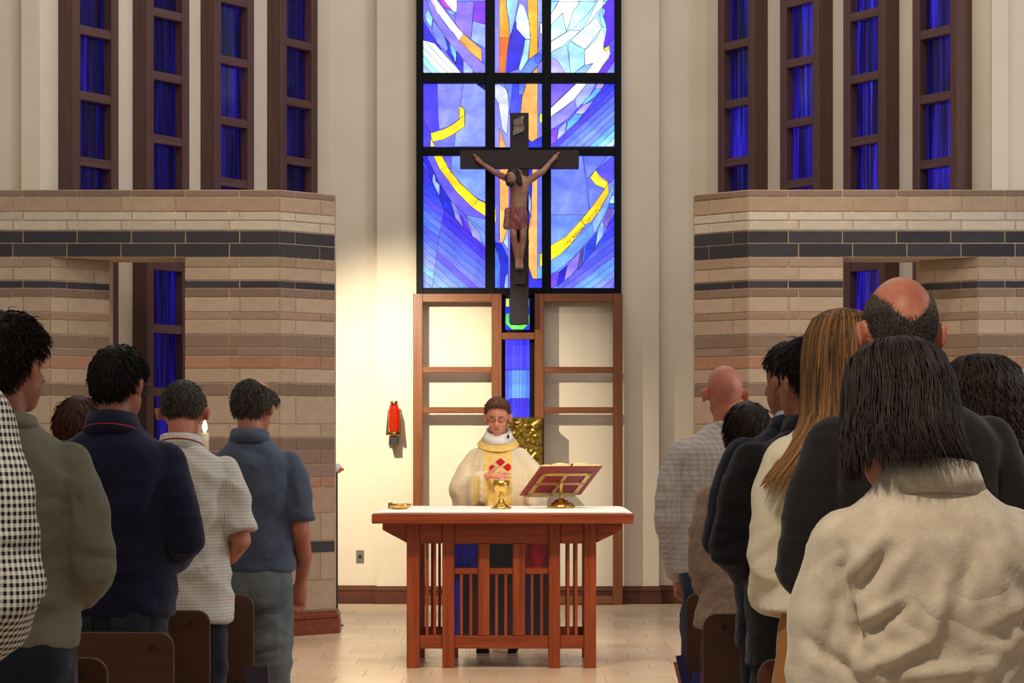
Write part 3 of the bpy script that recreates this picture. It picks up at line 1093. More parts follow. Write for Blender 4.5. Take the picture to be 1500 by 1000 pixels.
obj('hair', remesh(hm, 0.0075, 2, 'hair'), mat('carved_dark_hair', (40, 28, 26), 0.6), corp)
lm = MB()
rg = []
for y, w, b in ((305, 11.5, .068), (311, 13.5, .078), (320, 14.5, .082), (329, 14, .08), (335, 12.5, .07), (338, 11, .06)):
    x_, y_, z_ = q(758.5, y, -0.012)
    rg.append([(px + 0.008 * math.sin(i * 2.6 + y * .3), py + 0.008 * math.cos(i * 2.1 + y), pz) for i, (px, py, pz) in enumerate(oval(z_, w / 168, b, x_, y_, 28))])
lm.rings(rg)
kx, ky, kz = q(743.5, 311, -0.03)
lm.ell((kx, ky, kz), (0.03, 0.03, 0.035))
lm.limb([(kx, ky, kz), (kx - 0.01, ky, kz - 0.13)], [0.025, 0.03])
obj('loincloth', remesh(lm, 0.008, 2, 'loincloth'), mat('painted_loincloth', (130, 48, 48), 0.6, col2=(160, 110, 100), nscale=12), corp)

# wall sanctuary lamp
lx, ly = PX(577, 21.95), 21.97
ld = thing('sanctuary_lamp', (lx, 22.1, PZ(650, 22.1)), 'red glass sanctuary lamp in a brass wall bracket left of the oak frame', 'lamp')
mr, nt, b = new_mat('ruby_glass')
b.inputs['Base Color'].default_value = lin((190, 22, 8))
b.inputs['Roughness'].default_value = 0.08
b.inputs['Transmission Weight'].default_value = 0.35
b.inputs['Emission Color'].default_value = lin((255, 60, 20))
b.inputs['Emission Strength'].default_value = 0.22
zz = lambda y: PZ(y, 21.97)
obj('red_glass', MB().lathe([(0.0, zz(636)), (0.04, zz(636)), (0.044, zz(625)), (0.045, zz(600)), (0.042, zz(594)), (0.03, zz(594)), (0.0, zz(595))], (lx, ly, 0), 28), mr, ld, smooth=True, world=True)
obj('brass_cap', MB().lathe([(0.0, zz(594)), (0.034, zz(594)), (0.034, zz(587.5)), (0.03, zz(587)), (0.0, zz(587))], (lx, ly, 0), 28), M_BRASS, ld, smooth=True, world=True)
obj('brass_cup', MB().lathe([(0.0, zz(638)), (0.046, zz(638)), (0.047, zz(632)), (0.043, zz(632)), (0.0, zz(633))], (lx, ly, 0), 28), M_BRASS, ld, smooth=True, world=True)
for s in (-1, 1):
    obj('side_fin', MB().slab([(lx + s * 0.047, zz(600)), (lx + s * 0.052, zz(600)), (lx + s * 0.072, zz(637)), (lx + s * 0.047, zz(637))][::(1 if s > 0 else -1)], ly - 0.025, ly + 0.03), M_BRASS, ld, world=True)
obj('front_bar', MB().box(lx - 0.006, lx + 0.003, ly - 0.052, ly - 0.046, zz(638), zz(597)), M_BRASS, ld, world=True)
obj('bracket_block', MB().box(lx - 0.034, lx + 0.034, ly - 0.035, 22.1, zz(650), zz(638)), M_DARK, ld, bevel=0.004, world=True)
obj('back_plate', MB().box(lx - 0.03, lx + 0.03, ly + 0.03, 22.1, zz(638), zz(602)), M_BRASS, ld, bevel=0.003, world=True)

# outlets
for x, y, lb in ((527.5, 815, 'steel wall outlet plate low on the wall left of the altar'), (988, 814, 'steel wall outlet plate low on the wall beside the man in waffle-knit sweater')):
    p = W(x, y, 22.22)
    t = thing('wall_outlet', (p.x, 22.22, p.z), lb, 'outlet', 'wall outlets')
    obj('plate', MB().box(-0.035, 0.035, -0.007, -0.001, -0.057, 0.057), M_STEEL, t, bevel=0.002)
    obj('socket', MB().lathe([(0, 0), (0.017, 0), (0.017, 0.004), (0, 0.004)], (0, 0, 0), 16).xform(Matrix.Translation((0, -0.0065, 0)) @ Matrix.Rotation(R(90), 4, 'X')), M_DARK, t)

# ================================================================= ALTAR
YA = 15.74
al = thing('altar_table', (PX(736, YA), YA + 0.42, 0), 'reddish cherry wood altar table with slatted front and coloured glass squares', 'altar')
ax = lambda x: PX(x, YA)
az = lambda y: PZ(y, YA)
DEP = 0.84          # depth of the base


def alt(name, x0, x1, y0, y1, z0, z1, m=M_ALT_V, bev=0.004, par=None):
    return obj(name, MB().box(x0, x1, y0, y1, z0, z1), m, par or al, bevel=bev, world=(par is None))


ZT_ = 0.976
alt('tabletop', PX(544.5, 15.58), PX(928, 15.58), 15.58, 16.74, 0.914, ZT_, M_ALT_H, 0.005)
posts = ((595.6, 614), (647.8, 665.4), (803.8, 820.6), (855.8, 873.4))
for x0, x1 in posts:
    alt('leg', ax(x0), ax(x1), YA, YA + 0.075, 0, 0.914)
    alt('leg', ax(x0), ax(x1), YA + DEP - 0.075, YA + DEP, 0, 0.914)
for x0, x1 in posts[::3]:
    pass
for k, (fy0, fy1) in enumerate(((YA + 0.012, YA + 0.045), (YA + DEP - 0.045, YA + DEP - 0.012))):
    for xa, xb in ((614, 647.8), (665.4, 803.8), (820.6, 855.8)):
        alt('apron', ax(xa), ax(xb), fy0, fy1, az(796), 0.914, M_ALT_H)
        alt('bottom_rail', ax(xa), ax(xb), fy0, fy1, az(950), az(931), M_ALT_H)
    for xa, xb in ((614, 647.8), (820.6, 855.8)):
        wdt = (xb - xa) / 3
        for i in (1, 2):
            c_ = xa + wdt * i + (0.0)
            alt('slat', ax(c_ - 2.1), ax(c_ + 2.1), fy0 + 0.004, fy1 - 0.004, az(931), az(796), M_ALT_V, 0.002)
    for xa, xb in ((700, 717), (751, 769)):
        alt('middle_stile', ax(xa), ax(xb), fy0 - 0.004, fy1, az(931), az(796))
    for xa, xb in ((665.4, 700), (717, 751), (769, 803.8)):
        alt('panel_rail', ax(xa), ax(xb), fy0, fy1, az(841), az(832), M_ALT_H)
        wdt = (xb - xa)
        for f in (0.30, 0.70):
            c_ = xa + wdt * f
            alt('slat', ax(c_ - 2.2), ax(c_ + 2.2), fy0 + 0.004, fy1 - 0.004, az(931), az(841), M_ALT_V, 0.002)
# end frames: rails between front and rear legs and the sloped corbels under the overhang
for xa, xb, s in ((595.6, 614, -1), (855.8, 873.4, 1)):
    alt('end_rail', ax(xa) + 0.02, ax(xb) - 0.02, YA + 0.075, YA + DEP - 0.075, az(950), az(931), M_ALT_H)
    alt('end_rail', ax(xa) + 0.02, ax(xb) - 0.02, YA + 0.075, YA + DEP - 0.075, az(796), 0.914, M_ALT_H)
    for y0 in (YA + 0.018, YA + DEP - 0.057):
        x_in, x_out = (ax(595.6), ax(560)) if s < 0 else (ax(873.4), ax(912))
        pg = [(x_in, az(795)), (x_in, 0.914), (x_out, 0.914), (x_out, az(776))]
        obj('corbel', MB().slab(pg if s > 0 else pg[::-1], y0, y0 + 0.04), M_ALT_H, al, bevel=0.003, world=True)
# coloured glass behind the front panels
def pane_mat(name, col, em):
    m, nt, b = new_mat(name)
    v = coords(nt, (1, 1, 0.4))
    f = noise_tex(nt, v, 14, 3)
    nt.links.new(mixc(nt, maprange(nt, f, 0.35, 0.65, 0.2, 1), (0.004, 0.003, 0.006, 1), lin(col)), b.inputs['Base Color'])
    b.inputs['Roughness'].default_value = 0.12
    b.inputs['Coat Weight'].default_value = 0.3
    return m


MGB, MGK, MGR = pane_mat('cobalt_altar_glass', (40, 30, 190), 0), pane_mat('black_altar_glass', (14, 12, 20), 0), pane_mat('ruby_altar_glass', (190, 14, 22), 0)
MGD, MGN = pane_mat('dark_red_altar_glass', (70, 14, 16), 0), pane_mat('navy_altar_glass', (26, 20, 100), 0)
for y0 in (YA + 0.05, YA + DEP - 0.056):
    for (xa, xb), sq, low in (((665.4, 700), MGB, (MGB, MGK, MGD)), ((717, 751), MGK, (MGK, MGK, MGD)), ((769, 803.8), MGR, (MGN, MGK, MGD))):
        alt('glass_square', ax(xa - 2), ax(xb + 2), y0, y0 + 0.006, az(833), az(795), sq, 0)
        for i in range(3):
            f0, f1 = (0, .30, .70)[i], (.30, .70, 1)[i]
            alt('glass_strip', ax(xa + (xb - xa) * f0) - (0.008 if i == 0 else 0), ax(xa + (xb - xa) * f1) + (0.008 if i == 2 else 0), y0, y0 + 0.006, az(932), az(840), low[i], 0)

# altar linen: laid on the top, edges falling softly
def cloth():
    x0, x1, y0, y1 = PX(548, 15.6), PX(926, 15.6), 15.59, 16.73
    nx, ny = 90, 36
    vs, fs = [], []
    for j in range(ny + 1):
        for i in range(nx + 1):
            u, v = i / nx, j / ny
            x, y = x0 + (x1 - x0) * u, y0 + (y1 - y0) * v
            ed = min(u * (x1 - x0), (1 - u) * (x1 - x0))
            fall = max(0, 0.055 - ed) / 0.055
            front = max(0, 0.02 - v * (y1 - y0)) / 0.02
            z = ZT_ + 0.02 - 0.016 * fall ** 2 - 0.006 * front
            z += 0.0025 * mnoise.noise(Vector((x * 9, y * 9, 1.0))) + 0.0016 * mnoise.noise(Vector((x * 25, y * 20, 4.0)))
            y -= 0.004 * front * math.sin(x * 13) if front > 0 else 0
            vs.append((x, y, max(z, ZT_ + 0.0025)))
    for j in range(ny):
        for i in range(nx):
            a = j * (nx + 1) + i
            fs.append((a, a + 1, a + nx + 2, a + nx + 1))
    n = len(vs)
    # underside and rim
    vs2 = [(p[0], p[1], ZT_ + 0.0006) for p in vs]
    fs2 = [tuple(n + k for k in f[::-1]) for f in fs]
    rim = [j for j in range(nx + 1)] + [(j + 1) * (nx + 1) + nx for j in range(ny)] + [ny * (nx + 1) + nx - 1 - j for j in range(nx)] + [(ny - 1 - j) * (nx + 1) for j in range(ny - 1)]
    fs3 = [(rim[k], n + rim[k], n + rim[(k + 1) % len(rim)], rim[(k + 1) % len(rim)]) for k in range(len(rim))]
    return MB().add(vs + vs2, fs + fs2 + fs3)


tag(obj('altar_cloth', cloth(), M_WHITE, smooth=True), 'white linen cloth laid over the altar table top', 'cloth')
ZC = ZT_ + 0.0240

# chalice
cx_, cy_ = PX(734.5, 15.95), 15.95
ch = thing('chalice', (cx_, cy_, ZC), 'gold chalice standing in front of the celebrant on the altar', 'chalice')
obj('foot', MB().lathe([(0, 0), (0.066, 0), (0.067, 0.004), (0.05, 0.012), (0.028, 0.03), (0.016, 0.055), (0.011, 0.062), (0, 0.062)], n=28), M_GOLD, ch, smooth=True)
obj('knop', MB().lathe([(0, 0.058), (0.011, 0.060), (0.019, 0.068), (0.02, 0.074), (0.012, 0.083), (0.01, 0.09), (0, 0.09)], n=24), M_GOLD, ch, smooth=True)
obj('cup', MB().lathe([(0, 0.086), (0.012, 0.088), (0.032, 0.1), (0.045, 0.122), (0.05, 0.15), (0.051, 0.178), (0.0495, 0.178), (0.047, 0.15), (0.04, 0.122), (0.02, 0.102), (0, 0.1)], n=32), M_GOLD, ch, smooth=True)
# paten / hosts dish with a small dark case beside it
dx, dy = PX(586, 15.85), 15.85
dsh = thing('gold_dish', (dx, dy, ZC), 'shallow gold dish at the left end of the altar', 'dish')
obj('bowl', MB().lathe([(0, 0), (0.045, 0), (0.066, 0.01), (0.074, 0.03), (0.071, 0.031), (0.06, 0.013), (0, 0.006)], n=32), M_GOLD, dsh, smooth=True)
obj('host', MB().lathe([(0, 0.012), (0.05, 0.012), (0.05, 0.016), (0, 0.018)], n=28), mat('wafer', (238, 222, 180), 0.8), dsh)
bx = thing('small_case', (PX(572, 15.98), 15.98, ZC), 'tiny dark case behind the gold dish on the altar', 'case')
obj('body', MB().box(-0.014, 0.014, -0.012, 0.012, 0, 0.030), M_DARK, bx, bevel=0.002)
obj('lid', MB().box(-0.015, 0.015, -0.013, 0.013, 0.030, 0.037), M_BRASS, bx, bevel=0.002)

# missal stand and open missal
sx_, sy_ = PX(822, 16.2), 16.2
st = thing('missal_stand', (sx_, sy_, ZC), 'brass missal stand with round foot on the right of the altar', 'stand')
obj('foot', MB().lathe([(0, 0), (0.09, 0), (0.092, 0.008), (0.08, 0.016), (0.078, 0.026), (0.052, 0.034), (0.045, 0.046), (0.022, 0.052), (0.018, 0.06), (0, 0.06)], n=32), M_BRASS, st, smooth=True)
obj('stem', MB().lathe([(0, 0.055), (0.016, 0.055), (0.012, 0.07), (0.012, 0.15), (0.017, 0.158), (0, 0.165)], n=20), M_BRASS, st, smooth=True)
tau, psi = R(36), R(32)
wv = Vector((math.cos(psi), math.sin(psi), 0))
uv = Vector((math.cos(tau) * math.sin(psi), -math.cos(tau) * math.cos(psi), math.sin(tau)))
nv = wv.cross(uv)       # upper face normal, towards the celebrant
if nv.z < 0:
    nv = -nv
FM = Matrix(((wv.x, uv.x, nv.x, 0), (wv.y, uv.y, nv.y, 0), (wv.z, uv.z, nv.z, 0), (0, 0, 0, 1)))
bo = Vector((-0.01, 0.0, 0.155))
plate = MB()
for x0, x1, y0, y1 in ((-0.19, 0.19, -0.13, -0.105), (-0.19, 0.19, 0.09, 0.115), (-0.19, 0.19, -0.012, 0.008), (-0.19, -0.155, -0.13, 0.115), (0.155, 0.19, -0.13, 0.115), (-0.014, 0.014, -0.13, 0.115), (-0.19, 0.19, -0.14, -0.13)):
    plate.box(x0, x1, y0, y1, -0.005, 0.0)
plate.box(-0.19, 0.19, -0.148, -0.138, -0.005, 0.03)
plate.xform(Matrix.Translation(bo) @ FM)
obj('openwork_plate', plate, mat('pale_brass', (222, 190, 128), 0.35, 0.85), st)
ms = thing('missal', (sx_, sy_, ZC + 0.11), 'open red leather missal with gilt page edges leaning on the stand', 'book')
mo = Matrix.Translation(bo - Vector((0, 0, 0.11))) @ FM
M_RED = mat('red_leather', (142, 26, 40), 0.4, col2=(120, 20, 34), nscale=30, bump=0.2, bscale=200)
for s in (-1, 1):
    c_ = MB().box(0.004 if s > 0 else -0.235, 0.235 if s > 0 else -0.004, -0.137, 0.185, 0.0006, 0.007).xform(mo)
    obj('cover', c_, M_RED, ms, bevel=0.0015)
    # page block with a curved top surface
    rs = []
    for k in range(13):
        t = k / 12
        x = s * (0.004 + 0.222 * t)
        h = 0.007 + 0.034 * math.sin(math.pi * min(1, t * 1.25 + 0.06)) ** 0.7 * (1 - 0.35 * t) if t < 0.75 else 0.007 + 0.026 * (1 - (t - 0.75) / 0.25 * 0.35) * 0.72
        rs.append([(x, -0.13, 0.0072), (x, 0.178, 0.0072), (x, 0.178, max(0.011, h)), (x, -0.13, max(0.011, h))])
    if s < 0:
        rs = rs[::-1]
    obj('pages', MB().rings(rs).xform(mo), mat('gilt_pages', (244, 226, 160), 0.5, col2=(226, 200, 120), nscale=4, stretch=(1, 1, 60)), ms)
obj('spine', MB().box(-0.012, 0.012, -0.137, 0.185, 0.0004, 0.006).xform(mo), M_RED, ms)
obj('ribbon', MB().box(-0.004, 0.004, 0.16, 0.2, 0.007, 0.014).xform(mo), mat('dark_ribbon', (110, 20, 30), 0.7), ms)

# ---------------------------------------------------------------- candle by the left screen, stand at its edge
cd = thing('candle_stand', (PX(300, 17.3), 17.3, 0), 'lit candle on a slim brass stand in front of the left block screen', 'candle')
zc_ = PZ(640, 17.3)
obj('base', MB().lathe([(0, 0), (0.14, 0), (0.14, 0.015), (0.05, 0.03), (0.02, 0.05), (0, 0.05)], n=28), M_BRASS, cd, smooth=True)
obj('pole', MB().lathe([(0, 0.04), (0.016, 0.04), (0.014, zc_ - 0.16), (0.05, zc_ - 0.14), (0.05, zc_ - 0.13), (0, zc_ - 0.13)], n=20), M_BRASS, cd, smooth=True)
obj('wax', MB().lathe([(0, zc_ - 0.13), (0.03, zc_ - 0.13), (0.03, zc_ + 0.02), (0.02, zc_ + 0.03), (0, zc_ + 0.025)], n=20), mat('candle_wax', (236, 222, 190), 0.5, sss=0.2), cd, smooth=True)
mf, nt, b = new_mat('flame')
b.inputs['Emission Color'].default_value = (1.0, 0.78, 0.35, 1)
b.inputs['Emission Strength'].default_value = 7.0
obj('flame', MB().lathe([(0, zc_ + 0.03), (0.012, zc_ + 0.045), (0.019, zc_ + 0.065), (0.014, zc_ + 0.09), (0.005, zc_ + 0.115), (0, zc_ + 0.125)], n=16), mf, cd, smooth=True)
ps = thing('flower_stand', (PX(492.5, 19.4), 19.4, 0), 'thin dark stand with a small white vase at the edge of the left block screen', 'stand')
zt = PZ(693, 19.4)
obj('pole', MB().lathe([(0, 0), (0.055, 0), (0.055, 0.012), (0.014, 0.02), (0.012, zt), (0.04, zt + 0.005), (0, zt + 0.006)], n=16), M_DARK, ps)
obj('vase', MB().lathe([(0, zt + 0.006), (0.03, zt + 0.006), (0.046, zt + 0.03), (0.042, zt + 0.055), (0.025, zt + 0.075), (0, zt + 0.075)], n=20), M_WHITE, ps, smooth=True)
obj('blossom', MB().ell((0.035, -0.02, zt + 0.03), (0.028, 0.02, 0.016), 10, 8), mat('orange_petal', (240, 130, 40), 0.6), ps, smooth=True)

# ================================================================= CHAIRS
M_PLY = wood_mat('brown_plywood', (92, 58, 36), (74, 44, 28), 'x', 0.38)
M_PLYE = mat('plywood_edge', (150, 112, 74), 0.5)
M_CHROME = mat('chair_metal', (120, 116, 112), 0.3, 0.9)


def rrect(x0, x1, z0, z1, r, n=5):
    out = []
    for cx, cz, a0 in ((x1 - r, z0 + r, -90), (x1 - r, z1 - r, 0), (x0 + r, z1 - r, 90), (x0 + r, z0 + r, 180)):
        for i in range(n + 1):
            a = R(a0 + 90 * i / n)
            out.append((cx + r * math.cos(a), cz + r * math.sin(a)))
    return out


def chair(xc, d, label, rack=0, group='brown plywood chairs along the aisle'):
    """origin at the floor under the back panel; the seat reaches away from the camera"""
    t = thing('chair', (xc, d, 0), label, 'chair', group)
    hw = 0.245
    bp = obj('back_panel', MB().slab(rrect(-hw, hw, 0.40, 0.835, 0.045), -0.009, 0.009), M_PLY, t, bevel=0.003)
    for x in (-hw + 0.07, hw - 0.07):
        for z in (0.79, 0.50):
            obj('screw', MB().lathe([(0, 0), (0.009, 0), (0.007, 0.004), (0, 0.004)], (0, 0, 0), 12).xform(Matrix.Translation((x, -0.0085, z)) @ Matrix.Rotation(R(90), 4, 'X')), M_DARK, bp)
    seat = MB().slab(rrect(-hw + 0.01, hw - 0.01, -0.2, 0.2, 0.04), 0, 0.018).xform(Matrix.Translation((0, 0.215, 0.46)) @ Matrix.Rotation(R(-90), 4, 'X'))
    obj('seat', seat, M_PLY, t, bevel=0.003)
    for s in (-1, 1):
        obj('rear_leg', MB().tube([(s * 0.2, 0.02, 0.80), (s * 0.2, 0.02, 0.44), (s * 0.215, -0.05, 0.0)], 0.0125, 10), M_CHROME, t, smooth=True)
        obj('front_leg', MB().tube([(s * 0.2, 0.36, 0.44), (s * 0.215, 0.40, 0.0)], 0.0125, 10), M_CHROME, t, smooth=True)
        obj('side_rail', MB().tube([(s * 0.2, 0.02, 0.435), (s * 0.2, 0.37, 0.435)], 0.011, 8), M_CHROME, t, smooth=True)
    if rack:
        w = MB()
        xs = (hw - 0.10, hw + 0.02) if rack > 0 else (-hw - 0.02, -hw + 0.10)
        for z in (0.30, 0.36):
            w.tube([(xs[0], -0.01, z), (xs[0], -0.16, z), (xs[1], -0.16, z), (xs[1], -0.01, z)], 0.003, 6)
        for x in (xs[0], (xs[0] + xs[1]) / 2, xs[1]):
            w.tube([(x, -0.01, 0.42), (x, -0.01, 0.30), (x, -0.16, 0.30), (x, -0.16, 0.36)], 0.003, 6)
        obj('book_rack', w, M_CHROME, t)
    return t


HW = 0.245
for px, d, lb in ((158, 6.75, 'brown plywood chair showing only a corner between the jeans of the olive and navy men'),
                  (255, 7.66, 'brown plywood chair directly behind the man in the navy pullover'),
                  (308, 8.67, 'brown plywood chair behind the man in the white checked shirt'),
                  (372, 9.57, 'brown plywood chair behind the man in the blue polo and pale jeans')):
    chair(PX(px, d) - HW, d, lb, 1 if px == 372 else 0)
for px, d, lb in ((1005, 9.67, 'brown plywood chair behind the man in the waffle-knit sweater'),
                  (1030, 8.5, 'brown plywood chair behind the woman in the beige cardigan'),
                  (1110, 6.7, 'brown plywood chair corner beside the tan trousers')):
    chair(PX(px, d) + HW, d, lb, -1 if px == 1005 else 0)
# song books in wire racks on the backs of two aisle chairs
for px, pyt, d, tilt, wd_, cc, lb in ((1012, 957, 9.60, 12, 0.034, (44, 44, 104), 'dark blue song book leaning from the rack of the chair nearest the right aisle'),
                                     (1007.5, 966, 9.645, 14, 0.016, (214, 132, 90), 'thin orange song book between two blue ones in the right aisle rack'),
                                     (1014, 984, 9.54, -6, 0.036, (58, 54, 132), 'bright blue song book lowest in the right aisle rack'),
                                     (380, 975, 9.50, 3, 0.088, (70, 56, 74), 'dark purple song book in the rack beside the pale jeans')):
    t = thing('song_book', (PX(px, d), d, PZ(pyt, d) - 0.2), lb, 'book', 'song books in the chair racks')
    t.rotation_euler = (0, R(-tilt), 0)
    cm_ = mat('book_cloth_%d' % px, cc, 0.6)
    h_ = wd_ / 2
    obj('cover', MB().box(-h_, -h_ + 0.002, -0.018, 0.018, 0, 0.2), cm_, t)
    obj('cover', MB().box(h_ - 0.002, h_, -0.018, 0.018, 0, 0.2), cm_, t)
    obj('spine', MB().box(-h_, h_, -0.020, -0.018, 0, 0.2), cm_, t)
    obj('pages', MB().box(-h_ + 0.002, h_ - 0.002, -0.018, 0.016, 0.004, 0.196), M_WHITE, t)

# ================================================================= PEOPLE
def skin_mat(name, col, col2):
    return mat(name, col, 0.5, col2=col2, nscale=14, bump=0.12, bscale=160, bdist=0.001, sss=0.12)


SK_FAIR = skin_mat('skin_fair', (206, 142, 112), (190, 116, 92))
SK_TAN = skin_mat('skin_tan', (176, 112, 80), (156, 90, 64))
SK_PINK = skin_mat('skin_pink', (204, 132, 102), (186, 104, 80))


def hair_mat(name, dark, light, rough=0.55):
    """colour per lock from the mesh attribute 'tint'"""
    m, nt, b = new_mat(name)
    at = N(nt, 'ShaderNodeAttribute', attribute_name='tint')
    nt.links.new(mixc(nt, at.outputs['Fac'], lin(dark), lin(light)), b.inputs['Base Color'])
    b.inputs['Roughness'].default_value = rough
    b.inputs['Specular IOR Level'].default_value = 0.22
    return m


def fabric(name, col, col2=None, rough=0.9, bscale=260, bump=0.35, sheen=0.15, nscale=5, stretch=(1, 1, 1), crumple=0.016):
    fresh = name not in MATS
    m = mat(name, col, rough, col2=col2 or tuple(c * 0.9 for c in col), nscale=nscale, bump=bump, bscale=bscale, bdist=0.0015, spec=0.15, sheen=sheen, stretch=stretch)
    if fresh and crumple:
        add_crumple(m, crumple)
    return m


def add_crumple(m, amount):
    """soft cloth creases under the weave"""
    nt = m.node_tree
    b = nt.nodes['Principled BSDF']
    n = N(nt, 'ShaderNodeTexNoise')
    n.inputs['Scale'].default_value = 5.5
    n.inputs['Detail'].default_value = 1.2
    n.inputs['Distortion'].default_value = 0.9
    nt.links.new(coords(nt, (1, 1, 1.7)), n.inputs['Vector'])
    rid = mathn(nt, 'ABSOLUTE', mathn(nt, 'SUBTRACT', n.outputs['Fac'], 0.5))
    bp = N(nt, 'ShaderNodeBump')
    bp.inputs['Strength'].default_value = 0.75
    bp.inputs['Distance'].default_value = amount
    nt.links.new(rid, bp.inputs['Height'])
    old = [l for l in nt.links if l.to_socket == b.inputs['Normal']]
    if old:
        nt.links.new(old[0].from_socket, bp.inputs['Normal'])
    nt.links.new(bp.outputs[0], b.inputs['Normal'])


def grid_fabric(name, base, line, pitch, width, soft=0.1, bump=0.0, both=None):
    """woven check: bands along x and z of the garment's own frame"""
    m, nt, b = new_mat(name)
    tc = N(nt, 'ShaderNodeTexCoord')
    sp = N(nt, 'ShaderNodeSeparateXYZ')
    nt.links.new(tc.outputs['Object'], sp.inputs[0])
    fs = []
    for o, extra in ((0, 1), (2, None)):
        v = sp.outputs[o]
        if extra is not None:
            v = mathn(nt, 'ADD', v, mathn(nt, 'MULTIPLY', sp.outputs[1], 0.8))
        w = mathn(nt, 'PINGPONG', v, pitch / 2)
        fs.append(maprange(nt, w, width * (1 - soft), width * (1 + soft), 1, 0))
    a = mathn(nt, 'MULTIPLY', mathn(nt, 'ADD', fs[0], fs[1]), 0.5) if both is None else mathn(nt, 'MAXIMUM', fs[0], fs[1])
    nt.links.new(mixc(nt, a, lin(base), lin(line)), b.inputs['Base Color'])
    b.inputs['Roughness'].default_value = 0.9
    b.inputs['Specular IOR Level'].default_value = 0.15
    if bump:
        add_bump(nt, b, a, bump, -0.004)
    MATS[name] = m
    add_crumple(m, 0.016)
    return m


# ---- head
ELLS = [((0, -0.008, 0.022), (0.076, 0.098, 0.098)), ((0, 0.03, -0.048), (0.058, 0.066, 0.064)), ((0, -0.03, -0.085), (0.052, 0.055, 0.06))]
PIV_H, PIV_B = Vector((0, -0.02, -0.115)), Vector((0, -0.008, 1.515))


def head_matrix(pitch, yaw, roll=0.0, k=1.0, hs=1.0):
    return Matrix.Translation(PIV_B * k) @ Matrix.Rotation(yaw, 4, 'Z') @ Matrix.Rotation(roll, 4, 'Y') @ Matrix.Rotation(-pitch, 4, 'X') @ Matrix.Scale(hs, 4) @ Matrix.Translation(-PIV_H)


def head_radius(u):
    """distance from head centre to the scalp along unit directions u (n,3)"""
    r = np.zeros(len(u))
    for c, e in ELLS[:2]:
        c, e = np.array(c), np.array(e)
        A = ((u / e) ** 2).sum(1)
        B = (-(2 * c * u) / e ** 2).sum(1)
        C = (c ** 2 / e ** 2).sum() - 1
        D = B * B - 4 * A * C
        t = np.where(D > 0, (-B + np.sqrt(np.maximum(D, 0))) / (2 * A), 0)
        r = np.maximum(r, t)
    return r


def sstep(a, b, x):
    t = np.clip((x - a) / (b - a), 0, 1)
    return t * t * (3 - 2 * t)


def hairline(p):
    """signed height above the natural hairline for scalp points p (n,3): >0 is hair"""
    y = p[:, 1]
    hl = np.interp(y, [-0.12, -0.075, -0.045, -0.028, -0.012, 0.02, 0.05, 0.09], [-0.070, -0.062, -0.045, 0.0, 0.024, 0.030, 0.060, 0.080])
    return p[:, 2] - hl


def head_mesh(mb, M, ears=True, face=False, earout=1.0):
    h = MB()
    h.ell(ELLS[0][0], ELLS[0][1], 24, 18)
    h.ell(ELLS[1][0], ELLS[1][1], 20, 14)
    h.ell((0, 0.055, -0.088), (0.034, 0.034, 0.028), 14, 10)           # chin
    h.tube([(0, 0.092, 0.012), (0, 0.104, -0.008), (0, 0.116, -0.030), (0, 0.104, -0.040)], [0.008, 0.010, 0.013, 0.010], 10)
    if face:
        for s in (-1, 1):
            h.ell((s * 0.032, 0.082, 0.014), (0.024, 0.012, 0.008), 12, 8)      # brow
            h.ell((s * 0.030, 0.083, -0.004), (0.015, 0.010, 0.009), 12, 8)     # lowered lid
            h.ell((s * 0.040, 0.066, -0.032), (0.022, 0.022, 0.020), 12, 8)     # cheek
            h.ell((s * 0.011, 0.106, -0.036), (0.008, 0.010, 0.007), 8, 6)      # nostril wing
        h.ell((0, 0.093, -0.060), (0.021, 0.010, 0.005), 12, 8)
        h.ell((0, 0.092, -0.068), (0.018, 0.010, 0.006), 12, 8)
    if ears:
        for s in (-1, 1):
            E = Matrix.Rotation(s * 0.45, 4, 'Z') @ Matrix.Rotation(-0.15, 4, 'X')
            h.ell((s * (0.080 + 0.006 * earout), -0.006, -0.008), (0.009, 0.022, 0.034), 12, 10, E)
            h.ell((s * (0.084 + 0.008 * earout), -0.012, 0.002), (0.007, 0.018, 0.024), 12, 10, E)
    h.xform(M)
    mb.add(h.v, h.f)


def add_tint(me, vals):
    a = me.attributes.new('tint', 'FLOAT', 'POINT')
    a.data.foreach_set('value', np.asarray(vals, dtype=np.float32))


def strands(paths, widths, tint, sides=3):
    """many tapered locks -> arrays. paths: list of (m,3) arrays"""
    V, Fc, T = [], [], []
    o = 0
    ang = [2 * math.pi * i / sides for i in range(sides)]
    for p, w, tn in zip(paths, widths, tint):
        m = len(p)
        t = np.gradient(p, axis=0)
        t /= np.linalg.norm(t, axis=1)[:, None] + 1e-9
        ref = np.array([0.3, 0.9, 0.2])
        u = np.cross(t, ref)
        u /= np.linalg.norm(u, axis=1)[:, None] + 1e-9
        q = np.cross(t, u)
        prof = np.interp(np.linspace(0, 1, m), [0, 0.15, 0.7, 1], [0.7, 1, 0.85, 0.12]) * w
        ring = np.stack([p + (u * math.cos(a) + q * math.sin(a)) * prof[:, None] for a in ang], axis=1)
        V.append(ring.reshape(-1, 3))
        for k in range(m - 1):
            for i in range(sides):
                j = (i + 1) % sides
                Fc.append((o + k * sides + i, o + k * sides + j, o + (k + 1) * sides + j, o + (k + 1) * sides + i))
        T += [tn] * (m * sides)
        o += m * sides
    return np.concatenate(V), Fc, T


